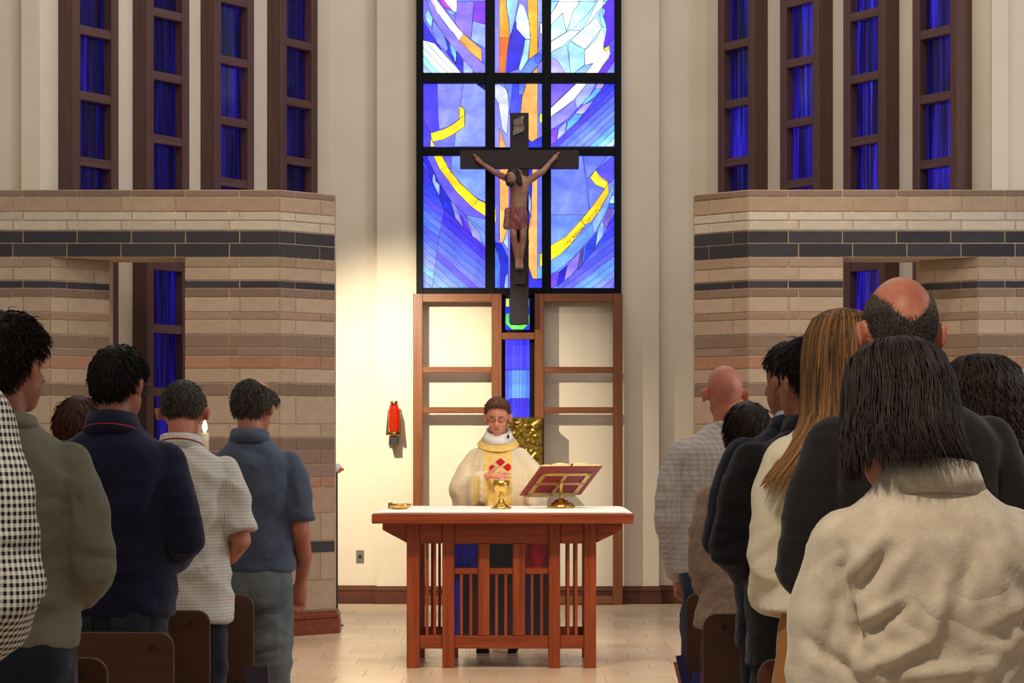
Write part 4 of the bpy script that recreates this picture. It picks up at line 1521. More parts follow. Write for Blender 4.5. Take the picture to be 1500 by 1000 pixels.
def hair_object(root, parts, M, m, name='hair'):
    """parts: list of (verts, faces, tints) in head space"""
    V, Fc, T = [], [], []
    o = 0
    for v, f, t in parts:
        v = np.asarray(v, dtype=float)
        V.append(v)
        Fc += [tuple(i + o for i in q) for q in f]
        T += list(t)
        o += len(v)
    V = np.concatenate(V)
    A = np.array(M)
    V = V @ A[:3, :3].T + A[:3, 3]
    me = bpy.data.meshes.new(name)
    me.from_pydata(V.tolist(), [], Fc)
    me.update()
    me.shade_smooth()
    add_tint(me, T)
    return obj(name, me, m, root)


def sphere_grid(n=72, m=48):
    th = np.linspace(0, 2 * np.pi, n, endpoint=False)
    ph = np.linspace(0.02, np.pi - 0.02, m)
    P, T = np.meshgrid(ph, th, indexing='ij')
    u = np.stack([np.sin(P) * np.cos(T), np.sin(P) * np.sin(T), np.cos(P)], -1).reshape(-1, 3)
    f = []
    for k in range(m - 1):
        for i in range(n):
            j = (i + 1) % n
            f.append((k * n + i, (k + 1) * n + i, (k + 1) * n + j, k * n + j))
    return u, f


def cap_hair(thick=0.012, bald=None, drop=0.0, rough=0.004, seed=1, nstr=1400, slen=0.03, swid=0.0016, lift=0.35, curl=0.0, tint_fn=None, base_tint=0.15, topthick=None, side=None):
    """short hair: a shell that sinks under the skin outside the hairline, plus short locks"""
    rnd = np.random.RandomState(seed)
    u, f = sphere_grid()

    def fields(u):
        r = head_radius(u)
        p = u * r[:, None]
        hl = hairline(p) + drop
        mk = sstep(-0.008, 0.012, hl)
        if bald is not None:
            mk = mk * (1 - bald(p))
        th = thick * np.ones(len(u))
        if topthick is not None:
            th = thick + (topthick - thick) * sstep(0.03, 0.085, p[:, 2])
        if side is not None:
            th = th * np.interp(p[:, 2], [-0.09, -0.02, 0.05], [side, side, 1])
        return r, p, mk, th
    r, p, mk, th = fields(u)
    nz = np.array([mnoise.noise(Vector(q * 55 + seed)) for q in p])
    rr = r + th * mk - 0.007 * (1 - mk) + rough * nz * mk
    V = u * rr[:, None]
    tint = np.clip(base_tint + 0.12 * nz, 0, 1)
    if tint_fn is not None:
        tint = np.clip(tint + tint_fn(p), 0, 1)
    out = [(V, f, tint)]
    if nstr:
        d = rnd.normal(size=(nstr * 4, 3))
        d /= np.linalg.norm(d, axis=1)[:, None]
        r, p, mk, th = fields(d)
        keep = np.where(mk > rnd.uniform(0.2, 0.8, len(mk)))[0][:nstr]
        th = th * np.clip(mk * 1.1, 0, 1)
        crown = np.array([0, -0.05, 0.11])
        paths, wid, tn = [], [], []
        for i in keep:
            n = d[i]
            flow = p[i] - crown
            flow = flow - n * flow.dot(n)
            flow = flow / (np.linalg.norm(flow) + 1e-6) + rnd.normal(size=3) * 0.22
            flow[2] -= 0.15
            L = slen * rnd.uniform(0.6, 1.25)
            q = p[i] + n * th[i] * 0.92
            path = [q]
            dirn = flow / np.linalg.norm(flow) + n * lift * 0.55 * rnd.uniform(0.3, 1.5)
            ph = rnd.uniform(0, 6.28)
            sv = np.cross(n, dirn)
            for k in range(4):
                step = dirn / np.linalg.norm(dirn) * L / 4
                q = q + step + sv * curl * L * math.cos(ph + k * 2.0)
                dirn = dirn - n * 0.2 - np.array([0, 0, 0.06])
                path.append(q)
            paths.append(np.array(path))
            wid.append(swid * rnd.uniform(0.6, 1.3))
            t0 = base_tint + rnd.uniform(-0.15, 0.45)
            if tint_fn is not None:
                t0 += float(tint_fn(p[i:i + 1])[0])
            tn.append(min(1, max(0, t0)))
        v, ff, t = strands(paths, wid, tn)
        out.append((v, ff, t))
    return out


def long_hair(tip, prof, nlock=700, wid=0.004, wave=0.004, freq=40, curl=0.0, seed=3, arc=(-1.25, 1.25), tint_rng=(0, 0.6), sweep=None, seg=16, rad_jit=0.006, flat_tint=None, tipjit=0.03):
    """locks falling from the crown over a volume.
    prof: list of (z, half width x, half depth y, centre y); tip(a): z of the lock ends at azimuth a (0 = straight back, + = to the right)"""
    rnd = np.random.RandomState(seed)
    zs = np.array([q[0] for q in prof])[::-1]
    ax_ = np.array([q[1] for q in prof])[::-1]
    by_ = np.array([q[2] for q in prof])[::-1]
    cy_ = np.array([q[3] for q in prof])[::-1]

    def surf(a, z, off=0.0):
        A = np.interp(z, zs, ax_) + off
        B = np.interp(z, zs, by_) + off
        return np.stack([A * np.sin(a), np.interp(z, zs, cy_) - B * np.cos(a), z], -1)
    out = []
    # inner volume
    n, mrows = 40, 26
    aa = np.linspace(arc[0], arc[1], n)
    V, Fc = [], []
    for k in range(mrows):
        s = k / (mrows - 1)
        ztip = np.array([tip(a) for a in aa]) + 0.02
        z = prof[0][0] + (ztip - prof[0][0]) * s ** 1.3
        p = surf(aa, z, -0.006)
        if sweep is not None:
            p = p + sweep(aa, z)
        V.append(p)
    V = np.concatenate(V)
    inner = V * np.array([0.8, 0.75, 1.0]) + np.array([0, 0.01, -0.004])
    nV = len(V)
    for k in range(mrows - 1):
        for i in range(n - 1):
            a = k * n + i
            Fc.append((a, a + n, a + n + 1, a + 1))
            Fc.append((nV + a, nV + a + 1, nV + a + n + 1, nV + a + n))
    for i in range(n - 1):
        a = (mrows - 1) * n + i
        Fc.append((a, nV + a, nV + a + 1, a + 1))
    for k in range(mrows - 1):
        for i in (0, n - 1):
            a = k * n + i
            Fc.append((a, nV + a, nV + a + n, a + n))
    out.append((np.concatenate([V, inner]), Fc, [0.05] * (2 * nV)))
    paths, ws, tn = [], [], []
    for _ in range(nlock):
        a0 = rnd.uniform(arc[0], arc[1])
        ztip = tip(a0) + rnd.uniform(-tipjit, tipjit)
        ztop = prof[0][0] - rnd.uniform(0, 0.05) ** 1.0 * (0.3 if rnd.rand() < 0.7 else 2.0)
        s = np.linspace(0, 1, seg)
        z = ztop + (ztip - ztop) * s ** 1.15
        ph = rnd.uniform(0, 6.28)
        a = a0 + (0.10 * rnd.normal()) * s + wave * 6 * np.sin(z * freq + ph) * s
        off = rad_jit * rnd.uniform(-0.6, 1.0) + wave * np.cos(z * freq * 0.9 + ph)
        p = surf(a, z, off)
        if curl:
            p = p + np.stack([np.sin(z * freq * 2.3 + ph), np.cos(z * freq * 2.1 + ph), 0.25 * np.sin(z * freq * 1.7 + ph)], -1) * curl * (0.3 + 0.7 * s)[:, None]
        if sweep is not None:
            p = p + sweep(a, z)
        paths.append(p)
        ws.append(wid * rnd.uniform(0.5, 1.3))
        tn.append(np.clip(rnd.uniform(*tint_rng), 0, 1))
    v, ff, t = strands(paths, ws, tn, 4)
    t = np.array(t)
    if flat_tint is not None:
        t = np.clip(t + flat_tint(v), 0, 1)
    out.append((v, ff, t))
    return out


# ---- bodies and clothes
def displace(me, fn):
    n = len(me.vertices)
    co = np.empty(n * 3, dtype=np.float32)
    no = np.empty(n * 3, dtype=np.float32)
    me.vertices.foreach_get('co', co)
    me.vertices.foreach_get('normal', no)
    co, no = co.reshape(-1, 3), no.reshape(-1, 3)
    co = co + no * fn(co, no)[:, None]
    me.vertices.foreach_set('co', co.astype(np.float32).ravel())
    me.update()


def folds_fn(amp=0.005, seed=0, fx=6, fz=13, slant=5):
    def fn(co, no):
        out = np.empty(len(co))
        for i, (x, y, z) in enumerate(co.tolist()):
            a = mnoise.noise(Vector((x * fx + seed, y * fx, z * fz + abs(x) * slant)))
            b = mnoise.noise(Vector((x * fx * 2 + z * slant, y * fx * 2 + seed, z * fz * 0.9 - x * slant)))
            out[i] = amp * (0.9 * (1 - 2 * abs(a)) * 0.8 + 0.7 * b)
        return out
    return fn


def seg_folds(segs):
    """ridges/creases along (x,z) segments on the back: (x0,z0,x1,z1,amp,width)"""
    def fn(co, no):
        out = np.zeros(len(co))
        back = np.clip(-no[:, 1] * 2 + 0.2, 0, 1)
        for x0, z0, x1, z1, amp, w in segs:
            d = np.array([x1 - x0, z1 - z0])
            L = d.dot(d)
            t = np.clip(((co[:, 0] - x0) * d[0] + (co[:, 2] - z0) * d[1]) / L, 0, 1)
            ex, ez = co[:, 0] - (x0 + t * d[0]), co[:, 2] - (z0 + t * d[1])
            tap = 0.35 + 0.65 * np.sin(np.pi * np.clip(t, 0.05, 0.95))
            out += amp * tap * np.exp(-(ex ** 2 + ez ** 2) / w ** 2)
        return out * back
    return fn


ARM = {
    'folded': ((0.172, -0.005, 1.372), (0.213, -0.02, 1.25), (0.245, -0.035, 1.11), (0.17, 0.11, 1.045), (0.055, 0.215, 1.015)),
    'down': ((0.172, -0.005, 1.372), (0.207, -0.02, 1.25), (0.225, -0.03, 1.10), (0.222, 0.05, 0.98), (0.19, 0.12, 0.87)),
    'narrow': ((0.150, 0.0, 1.365), (0.183, -0.005, 1.25), (0.192, -0.01, 1.10), (0.165, 0.11, 1.03), (0.06, 0.20, 1.0)),
}


def hand(mb, w, fwd, k=1.0, side=1):
    """palm, four unequal fingers and a thumb, slightly curled. w wrist, fwd direction"""
    w, f = Vector(w), Vector(fwd).normalized()
    up = Vector((0, 0, 1))
    s = f.cross(up).normalized() * side
    n = s.cross(f).normalized() * side
    pc = w + f * 0.05 * k
    mb.tube([w, w + f * 0.03 * k, w + f * 0.085 * k], [0.026 * k, (0.036 * k), 0.036 * k], 10)
    for i, L in enumerate((0.070, 0.078, 0.072, 0.056)):
        b = w + f * 0.083 * k + s * (0.028 - 0.0187 * i) * k
        a1 = b + (f * 0.75 - n * 0.45) * L * 0.5 * k
        a2 = a1 + (f * 0.3 - n * 0.9) * L * 0.5 * k
        mb.limb([b, a1, a2], [0.0095 * k, 0.0085 * k, 0.007 * k], 8)
    tb_ = w + f * 0.03 * k + s * 0.032 * k
    mb.limb([tb_, tb_ + (f * 0.6 + s * 0.6) * 0.035 * k, tb_ + (f * 0.95 + s * 0.3 - n * 0.2) * 0.062 * k], [0.012 * k, 0.010 * k, 0.008 * k], 8)


def sc(p, k, bw=1.0):
    return (p[0] * k * bw, p[1] * k, p[2] * k)


class Person:
    def __init__(s, label, px, d, H, rz=0.0, bw=1.0, pitch=0.1, yaw=0.0, roll=0.0, arms='folded', skin=SK_FAIR, hs=1.0, group='people standing in the congregation', earout=1.0, face=False, ears=True, stance=0.09, headx=None):
        s.root = thing('person', (PX(px, d), d, 0), label, 'person', group, rz)
        s.k = H / 1.75
        s.bw, s.arms, s.hs, s.skin = bw, arms, hs, skin
        s.M = head_matrix(pitch, yaw, roll, s.k, hs * (0.4 * s.k + 0.6))
        if headx:
            s.M = Matrix.Translation(headx) @ s.M
        s.stance = stance
        s.earout, s.face, s.ears = earout, face, ears

    def arm_pts(s, sx):
        a = ARM[s.arms] if isinstance(s.arms, str) else s.arms[0 if sx < 0 else 1]
        return [(sx * p[0] * s.k * (s.bw if i < 3 else 1), p[1] * s.k, p[2] * s.k) for i, p in enumerate(a)]

    def body(s, voxel=0.010, dec=0.4, extra=None, hands=True):
        k, bw = s.k, s.bw
        mb = MB()
        rs = [oval(z * k, a * k * bw, b * k * (0.5 + 0.5 * bw), 0, cy * k) for z, a, b, cy in ((0.80, .13, .085, 0), (0.92, .155, .10, -.005), (1.06, .14, .09, 0), (1.20, .155, .098, 0), (1.32, .165, .10, 0), (1.40, .15, .085, -.005), (1.45, .075, .06, -.008))]
        mb.rings(rs)
        A = np.array(s.M)
        nb = s.M @ Vector((0, -0.02, -0.06))
        mb.limb([(0, -0.012 * k, 1.42 * k), (0, -0.008 * k, 1.48 * k), tuple(nb)], [0.062 * k, 0.055 * k, 0.052 * k], 16)
        head_mesh(mb, s.M, s.ears, s.face, s.earout)
        for sx in (-1, 1):
            P_ = s.arm_pts(sx)
            mb.limb(P_, [0.050 * k, 0.046 * k, 0.040 * k, 0.034 * k, 0.026 * k])
            if hands:
                f = Vector(P_[-1]) - Vector(P_[-2])
                hand(mb, P_[-1], f, k, 1 if sx < 0 else -1)
            st_ = s.stance
            mb.limb([(sx * 0.085 * k, 0, 0.86 * k), (sx * (st_ + 0.005) * k, 0.005, 0.47 * k), (sx * st_ * k, -0.02 * k, 0.09 * k)], [0.078 * k, 0.052 * k, 0.036 * k])
            mb.limb([(sx * st_ * k, -0.02 * k, 0.05 * k), (sx * (st_ + 0.01) * k, 0.13 * k, 0.035 * k)], [0.034 * k, 0.028 * k])
        if extra:
            extra(mb)
        me = remesh(mb, voxel * 1.0, 2, 'body', dec)
        return obj('body', me, s.skin, s.root, smooth=True)

    def top(s, m, name='shirt', sleeve='long', hem=0.84, ease=0.0, flare=0.0, voxel=0.0092, fold=0.0045, seed=1, smooth=5, neck=1.495, extra=None, belly=0.0, segs=None, slw=1.0, waist=0.0, neckw=1.0, autofold=1.0):
        k, bw, e = s.k, s.bw, ease
        mb = MB()
        L = [(hem, .186 + flare, .135 + flare * .7, 0), (0.95, .186 + flare * .5, .135, 0), (1.05, .178 - waist, .128, 0), (1.15, .180 - waist, .128, 0), (1.28, .196, .136, -.002), (1.35, .198, .132, -.006), (1.385, .188, .122, -.01), (1.412, .166, .108, -.012), (1.436, .134, .094, -.012), (1.458, .103 * neckw, .082 * neckw, -.012), (1.476, .083 * neckw, .074 * neckw, -.010), (neck, .070 * neckw, .068 * neckw, -.008)]
        rs = []
        for z, a, b, cy in L:
            if z < hem:
                continue
            bb = belly * math.exp(-((z - 1.08) / 0.14) ** 2)
            rs.append(oval(z * k, (a + e + bb * 0.6) * k * bw, (b + e + bb) * k * (0.4 + 0.6 * bw), 0, cy * k + bb * 0.2))
        mb.rings(rs)
        for sx in (-1, 1):
            P_ = s.arm_pts(sx)
            rr = [0.060, 0.062, 0.057, 0.052, 0.044]
            rr = [(q * slw + e * 0.6) * k for q in rr]
            if sleeve == 'long':
                mb.limb(P_, rr)
            elif sleeve == 'short':
                a, b = Vector(P_[1]), Vector(P_[2])
                mid = a + (b - a) * 0.75
                mb.limb([P_[0], P_[1]], rr[:2])
                mb.tube([P_[1], tuple(a + (b - a) * 0.4), tuple(mid)], [rr[1], rr[1] * 1.0, rr[1] * 1.05], 14)
        if extra:
            extra(mb)
        me = remesh(mb, voxel, smooth, name)
        if fold:
            displace(me, folds_fn(fold * 1.7, seed))
        bx_ = bw * k
        auto = []
        for sx in (-1, 1):
            for x0, z0, x1, z1, am, w in ((.180, 1.30, .075, 1.235, .007, .012), (.178, 1.27, .06, 1.15, .008, .014), (.172, 1.22, .05, 1.07, .006, .013), (.182, 1.335, .176, 1.20, -.012, .011), (.17, 1.045, .03, 1.005, .007, .012), (.175, 0.985, .05, 0.955, -.006, .010), (.11, 1.41, .16, 1.33, .004, .014), (.205, 1.15, .27, 1.12, -.008, .010), (.20, 1.19, .265, 1.175, .006, .010)):
                j = random.uniform(0.75, 1.25)
                auto.append((sx * x0 * bx_, z0 * k, sx * x1 * bx_ * j, (z1 + random.uniform(-.02, .02)) * k, am * autofold * j, w))
        if autofold:
            displace(me, seg_folds(auto))
        if segs:
            displace(me, seg_folds(segs))
        return obj(name, me, m, s.root, smooth=True)

    def collar(s, m, z0=1.468, z1=1.515, r0=0.078, r1=0.069, thick=0.006, name='collar', tilt=0.018, depth=1.0):
        k = s.k
        rs = []
        n = 40
        for i in range(n):
            t = 2 * math.pi * i / n
            c_, s_ = math.cos(t), math.sin(t)
            dz = -tilt * s_
            rs.append([((r0) * c_ * k, (r0 * depth * s_ - 0.010) * k, (z0 + dz) * k), ((r1) * c_ * k, (r1 * depth * s_ - 0.010) * k, (z1 + dz) * k),
                       ((r1 + thick) * c_ * k, ((r1 + thick) * depth * s_ - 0.010) * k, (z1 + dz + 0.002) * k), ((r0 + thick * 1.6) * c_ * k, ((r0 + thick * 1.6) * depth * s_ - 0.010) * k, (z0 + dz) * k)])
        return obj(name, MB().rings(rs, closed=True), m, s.root, smooth=True)

    def cord(s, m, z=1.462, r=0.088, rad=0.003, name='lanyard', tilt=0.03):
        k = s.k
        pts = [((r * math.cos(t)) * k, (r * 0.95 * math.sin(t) - 0.012) * k, (z - tilt * math.sin(t)) * k) for t in np.linspace(0, 2 * math.pi, 33)]
        return obj(name, MB().tube(pts, rad, 6), m, s.root, smooth=True)

    def trousers(s, m, top=0.98, ease=0.0, fold=0.005, seed=5, voxel=0.0105, name='trousers', wide=1.0, segs=None):
        k, bw = s.k, s.bw
        mb = MB()
        rs = [oval(z * k, (a + ease) * k * bw, (b + ease) * k * (0.4 + 0.6 * bw), 0, cy * k) for z, a, b, cy in ((0.79, .165, .118, -.005), (0.86, .176, .128, -.012), (0.93, .172, .122, -.008), (top, .163, .11, 0))]
        mb.rings(rs)
        for sx in (-1, 1):
            st_ = s.stance
            mb.limb([(sx * 0.082 * k * bw, -0.004 * k, 0.83 * k), (sx * (st_ + 0.004) * k * bw, 0.0, 0.62 * k), (sx * (st_ + 0.005) * k * bw, 0.005 * k, 0.46 * k), (sx * st_ * k * bw, -0.02 * k, 0.25 * k), (sx * st_ * k * bw, -0.015 * k, 0.075 * k)], [(0.094 + ease) * k * wide, (0.085 + ease) * k * wide, (0.072 + ease) * k * wide, (0.068 + ease) * k * wide, (0.060 + ease) * k * wide])
        me = remesh(mb, voxel, 4, name)
        if fold:
            displace(me, folds_fn(fold * 1.6, seed, 7, 11, 8))
        if segs:
            displace(me, seg_folds(segs))
        return obj(name, me, m, s.root, smooth=True)

    def shoes(s, m):
        k = s.k
        for sx in (-1, 1):
            x = sx * (s.stance + 0.005) * k * s.bw
            mb = MB().limb([(x, -0.03 * k, 0.05 * k), (x + sx * 0.01, 0.05 * k, 0.047 * k), (x + sx * 0.018, 0.16 * k, 0.036 * k)], [0.043 * k, 0.042 * k, 0.034 * k], 14)
            mb.box(x - 0.037 * k, x + sx * 0.012 + 0.04 * k, -0.075 * k, 0.185 * k, 0.0, 0.024)
            obj('shoe', remesh(mb, 0.009, 2, 'shoe'), m, s.root, smooth=True)

    def hair(s, parts, m, name='hair'):
        return hair_object(s.root, parts, s.M, m, name)


from mathutils.bvhtree import BVHTree


def decal(owner, root, name, m, x0, x1, z0, z1, sign, nx=8, nz=20, off=0.003, inside=None):
    """a thin panel laid on a garment, seen from the back (sign -1) or the front (+1)"""
    me = owner.data
    bvh = BVHTree.FromPolygons([v.co for v in me.vertices], [p.vertices for p in me.polygons])
    vs, idx, fs = [], {}, []
    for j in range(nz + 1):
        for i in range(nx + 1):
            x, z = x0 + (x1 - x0) * i / nx, z0 + (z1 - z0) * j / nz
            h = bvh.ray_cast(Vector((x, sign * 2, z)), Vector((0, -sign, 0)))
            if h[0] is None:
                continue
            if inside and not inside(x, z):
                continue
            idx[(i, j)] = len(vs)
            vs.append((x, h[0].y + sign * off, z))
    for j in range(nz):
        for i in range(nx):
            q_ = [(i, j), (i + 1, j), (i + 1, j + 1), (i, j + 1)]
            if all(t in idx for t in q_):
                fs.append(tuple(idx[t] for t in (q_ if sign < 0 else q_[::-1])))
    if not fs:
        return None
    return obj(name, MB().add(vs, fs), m, root, smooth=True)


M_JEAN_D = fabric('dark_denim', (36, 42, 54), (26, 30, 40), bscale=400, nscale=9)
M_JEAN_L = fabric('faded_denim', (122, 127, 130), (98, 104, 109), bscale=400, nscale=7)
M_JEAN_M = fabric('mid_denim', (52, 64, 84), (40, 50, 68), bscale=400, nscale=8)
M_SHOE = mat('dark_shoe_leather', (26, 22, 22), 0.4)
H_BLACK = hair_mat('black_hair', (9, 7, 7), (52, 42, 40))
H_DKBRN = hair_mat('dark_brown_hair', (20, 13, 11), (74, 56, 46))
H_GREY = hair_mat('greying_hair', (36, 30, 26), (128, 116, 104))
H_LONG = hair_mat('highlighted_brown_hair', (52, 34, 22), (176, 124, 74))
H_RED = hair_mat('auburn_hair', (48, 24, 16), (122, 66, 44))
H_BROWN = hair_mat('short_brown_hair', (92, 58, 42), (150, 104, 80))

# ---- left block, from the far row to the nearest
# man in blue polo
p = Person('man in blue polo shirt and pale faded jeans, nearest the left block screen', 367, 10.2, 1.685, rz=-0.12, bw=0.98, pitch=0.42, yaw=-0.25, arms='down', skin=SK_PINK, headx=(-0.012, 0, 0))
p.body()
t_ = p.top(fabric('blue_polo_knit', (90, 98, 116), (77, 85, 102)), 'polo_shirt', 'short', hem=0.93, ease=0.004, belly=0.02, seed=11, fold=0.005)
p.collar(MATS['blue_polo_knit'], 1.455, 1.515, 0.086, 0.074)
J5 = lambda a, b, c, e, am, w: ((a - 367) / 359.5, CH - (b - 650) / 359.5, (c - 367) / 359.5, CH - (e - 650) / 359.5, am, w / 359.5)
tr = p.trousers(M_JEAN_L, 0.985, 0.006, 0.006, 21, name='jeans', segs=[J5(*q_) for q_ in ((384, 888, 404, 878, 0.016, 5), (372, 893, 418, 891, -0.016, 4), (383, 915, 402, 906, 0.012, 4), (378, 950, 398, 933, 0.014, 5), (376, 955, 416, 950, -0.016, 4), (384, 960, 412, 955, 0.012, 4), (380, 976, 420, 968, 0.014, 5), (340, 900, 365, 880, 0.010, 5), (335, 940, 362, 950, -0.010, 5))])
decal(tr, p.root, 'leather_patch', mat('leather_patch', (104, 70, 44), 0.7), 0.015, 0.085, 0.915, 0.955, -1, 4, 4)
for sx in (-1, 1):
    decal(tr, p.root, 'back_pocket', fabric('faded_denim_pocket', (112, 117, 121)), sx * 0.09 - 0.055, sx * 0.09 + 0.055, 0.73, 0.87, -1, 8, 10, 0.004)
p.shoes(M_SHOE)
bald5 = lambda q: sstep(0.062, 0.082, q[:, 2]) * sstep(-0.085, -0.06, q[:, 1])
p.hair(cap_hair(0.014, bald5, 0.0, 0.003, 5, 1500, 0.03, 0.0016, tint_fn=lambda q: 0.35 * sstep(0.05, 0.075, np.abs(q[:, 0]))), H_GREY)

# man in white checked short-sleeved shirt
p = Person('man in white finely checked short-sleeved shirt with a red lanyard', 266, 9.22, 1.66, rz=-0.05, bw=0.98, pitch=0.56, yaw=0.1, arms='folded', skin=SK_PINK, earout=1.8)
p.body()
p.top(grid_fabric('white_check', (226, 220, 208), (186, 177, 168), 0.012, 0.0022, 0.4), 'shirt', 'short', hem=0.80, ease=0.008, flare=0.008, seed=12, fold=0.0065)
p.collar(MATS['white_check'], 1.455, 1.512, 0.086, 0.074)
p.cord(mat('red_cord', (190, 44, 44), 0.6), 1.478, 0.088, 0.0035)
p.trousers(M_JEAN_D, 0.97, 0.0, 0.006, 22, name='jeans')
p.shoes(M_SHOE)
thin = lambda q: 0.75 * sstep(0.07, 0.095, q[:, 2]) * sstep(-0.07, -0.03, q[:, 1])
p.hair(cap_hair(0.009, thin, 0.0, 0.0025, 6, 1700, 0.02, 0.0013, side=0.5, tint_fn=lambda q: 0.3 * sstep(0.05, 0.075, np.abs(q[:, 0]))), H_GREY)

# woman with auburn hair, mostly hidden
p = Person('woman with auburn hair, just the crown showing behind the navy pullover', 113, 9.9, 1.57, pitch=0.2, bw=0.86, arms='narrow', hs=1.0)
p.body()
p.top(fabric('plum_knit', (74, 52, 60)), 'sweater', 'long', hem=0.82, seed=13)
p.trousers(M_JEAN_D, 0.97)
p.shoes(M_SHOE)
p.hair(cap_hair(0.024, None, 0.05, 0.006, 8, 1800, 0.045, 0.002, lift=0.1), H_RED)

# man in navy pullover
p = Person('broad man in navy quarter-zip pullover with red collar trim', 166, 8.22, 1.725, rz=-0.1, bw=1.03, pitch=0.16, yaw=-0.35, skin=SK_TAN)
p.body()
p.top(fabric('navy_knit', (31, 30, 54), (25, 24, 44)), 'pullover', 'long', hem=0.86, ease=0.012, belly=0.015, seed=14, fold=0.005)
p.collar(MATS['navy_knit'], 1.45, 1.525, 0.092, 0.074, 0.009)
p.cord(mat('red_trim', (176, 40, 44), 0.7), 1.468, 0.098, 0.0032, 'collar_trim')
tr = p.trousers(M_JEAN_D, 0.97, 0.006, 0.006, 23, name='jeans')
for sx in (-1, 1):
    decal(tr, p.root, 'back_pocket', fabric('dark_denim_pocket', (42, 48, 60)), sx * 0.09 - 0.06, sx * 0.09 + 0.06, 0.72, 0.87, -1, 8, 10, 0.004)
p.shoes(M_SHOE)
p.hair(cap_hair(0.013, None, 0.004, 0.003, 9, 1900, 0.028, 0.0017, tint_fn=lambda q: 0.35 * np.exp(-((q[:, 0]) ** 2 + (q[:, 1] + 0.06) ** 2) / 0.0007) * sstep(0.05, 0.1, q[:, 2])), H_BLACK)
mb = MB()
for sx in (-1, 1):
    mb.tube([(sx * 0.068, 0.09, 0.008), (sx * 0.082, 0.02, 0.01), (sx * 0.084, -0.02, 0.0)], 0.002, 6)
    mb.tube([(sx * 0.01, 0.108, 0.006), (sx * 0.04, 0.108, 0.014), (sx * 0.066, 0.098, 0.008), (sx * 0.04, 0.104, -0.018), (sx * 0.01, 0.108, 0.006)], 0.0018, 6)
mb.tube([(-0.01, 0.108, 0.006), (0.01, 0.108, 0.006)], 0.0018, 6)
obj('glasses', mb.xform(p.M), M_DARK, p.root)

# man in olive long-sleeved shirt
p = Person('man with wavy dark hair in an olive long-sleeved shirt', 8, 6.45, 1.725, rz=-0.1, bw=1.02, pitch=0.02, yaw=-0.45, skin=SK_TAN)
p.body(0.009)
kf = p.k
p.top(fabric('olive_jersey', (124, 119, 101), (110, 105, 88), bscale=420), 'shirt', 'long', hem=0.90, ease=0.004, belly=0.012, seed=15, fold=0.004, voxel=0.0095,
      segs=[((a - 8) / 568.5, 1.41 - (b - 650) / 568.5, (c - 8) / 568.5, 1.41 - (e - 650) / 568.5, am, w / 568.5) for a, b, c, e, am, w in
            ((70, 715, 128, 718, 0.010, 5), (128, 718, 132, 745, -0.014, 6), (60, 700, 120, 705, 0.006, 6), (100, 690, 128, 712, 0.006, 5), (70, 838, 120, 820, 0.009, 7), (20, 880, 105, 872, 0.009, 7), (110, 665, 126, 690, 0.005, 5), (0, 895, 130, 890, -0.010, 5), (122, 890, 130, 912, 0.012, 6))])
p.collar(MATS['olive_jersey'], 1.458, 1.50, 0.086, 0.076, 0.008)
p.trousers(M_JEAN_D, 0.985, 0.006, 0.006, 24, name='jeans')
p.shoes(M_SHOE)
p.hair(cap_hair(0.016, None, 0.002, 0.006, 10, 2600, 0.032, 0.002, lift=0.7, curl=0.25, topthick=0.024, side=0.45), H_DKBRN)

# man in gingham shirt, cut by the frame
p = Person('man in black and white gingham shirt cut off by the left edge', -220, 4.07, 1.86, rz=-0.15, bw=1.03, pitch=0.1, skin=SK_FAIR)
p.body(0.012)
p.top(grid_fabric('gingham', (222, 218, 208), (24, 24, 32), 0.0125, 0.0031, 0.12), 'shirt', 'long', hem=0.80, ease=0.01, seed=16, fold=0.007, voxel=0.010, slw=1.08)
p.collar(MATS['gingham'], 1.455, 1.512, 0.086, 0.074)
p.trousers(M_JEAN_D, 0.98)
p.shoes(M_SHOE)
p.hair(cap_hair(0.014, None, 0, 0.004, 17, 900, 0.03, 0.002), H_DKBRN)

# ---- right block
# bald man in waffle-knit sweater
p = Person('bald man in pale grey waffle-knit sweater and jeans at the far right row', 1063, 10.6, 1.745, rz=0.05, bw=1.09, pitch=0.12, yaw=0.08, arms='down', skin=SK_PINK, earout=1.6)
b7 = p.body(0.008, 0.5)
p.top(grid_fabric('waffle_knit', (206, 196, 190), (180, 168, 163), 0.022, 0.004, 0.7, 0.35), 'sweater', 'long', hem=0.87, ease=0.010, belly=0.012, seed=31, fold=0.004, voxel=0.011)
p.collar(MATS['waffle_knit'], 1.468, 1.492, 0.083, 0.076, 0.006)
p.trousers(M_JEAN_M, 0.97, 0.004, 0.006, 32, name='jeans')
p.shoes(M_SHOE)

# woman with beige cardigan
p = Person('short woman with dark brown hair, beige cardigan and maroon trousers', 1096, 9.1, 1.535, bw=0.92, pitch=0.1, arms='narrow', skin=SK_FAIR)
p.body()
p.top(fabric('beige_cardigan', (170, 144, 122), (148, 122, 104), nscale=60, bscale=300), 'cardigan', 'long', hem=0.85, ease=0.012, flare=0.045, seed=33, fold=0.006, slw=1.1)
p.trousers(fabric('maroon_cloth', (92, 20, 46), (74, 14, 36)), 0.97, 0.01, 0.004, 34, wide=1.15)
p.shoes(M_SHOE)
p.hair(cap_hair(0.016, None, 0.06, 0.002, 18, 1500, 0.04, 0.0016, lift=0.05), H_DKBRN)

# men in dark jackets
def jacket_tail(k):
    def fn(mb):
        mb.rings([oval(z * k, a * k, b * k, 0, -0.005) for z, a, b in ((0.76, .205, .15), (0.9, .198, .145), (1.05, .188, .135))])
    return fn


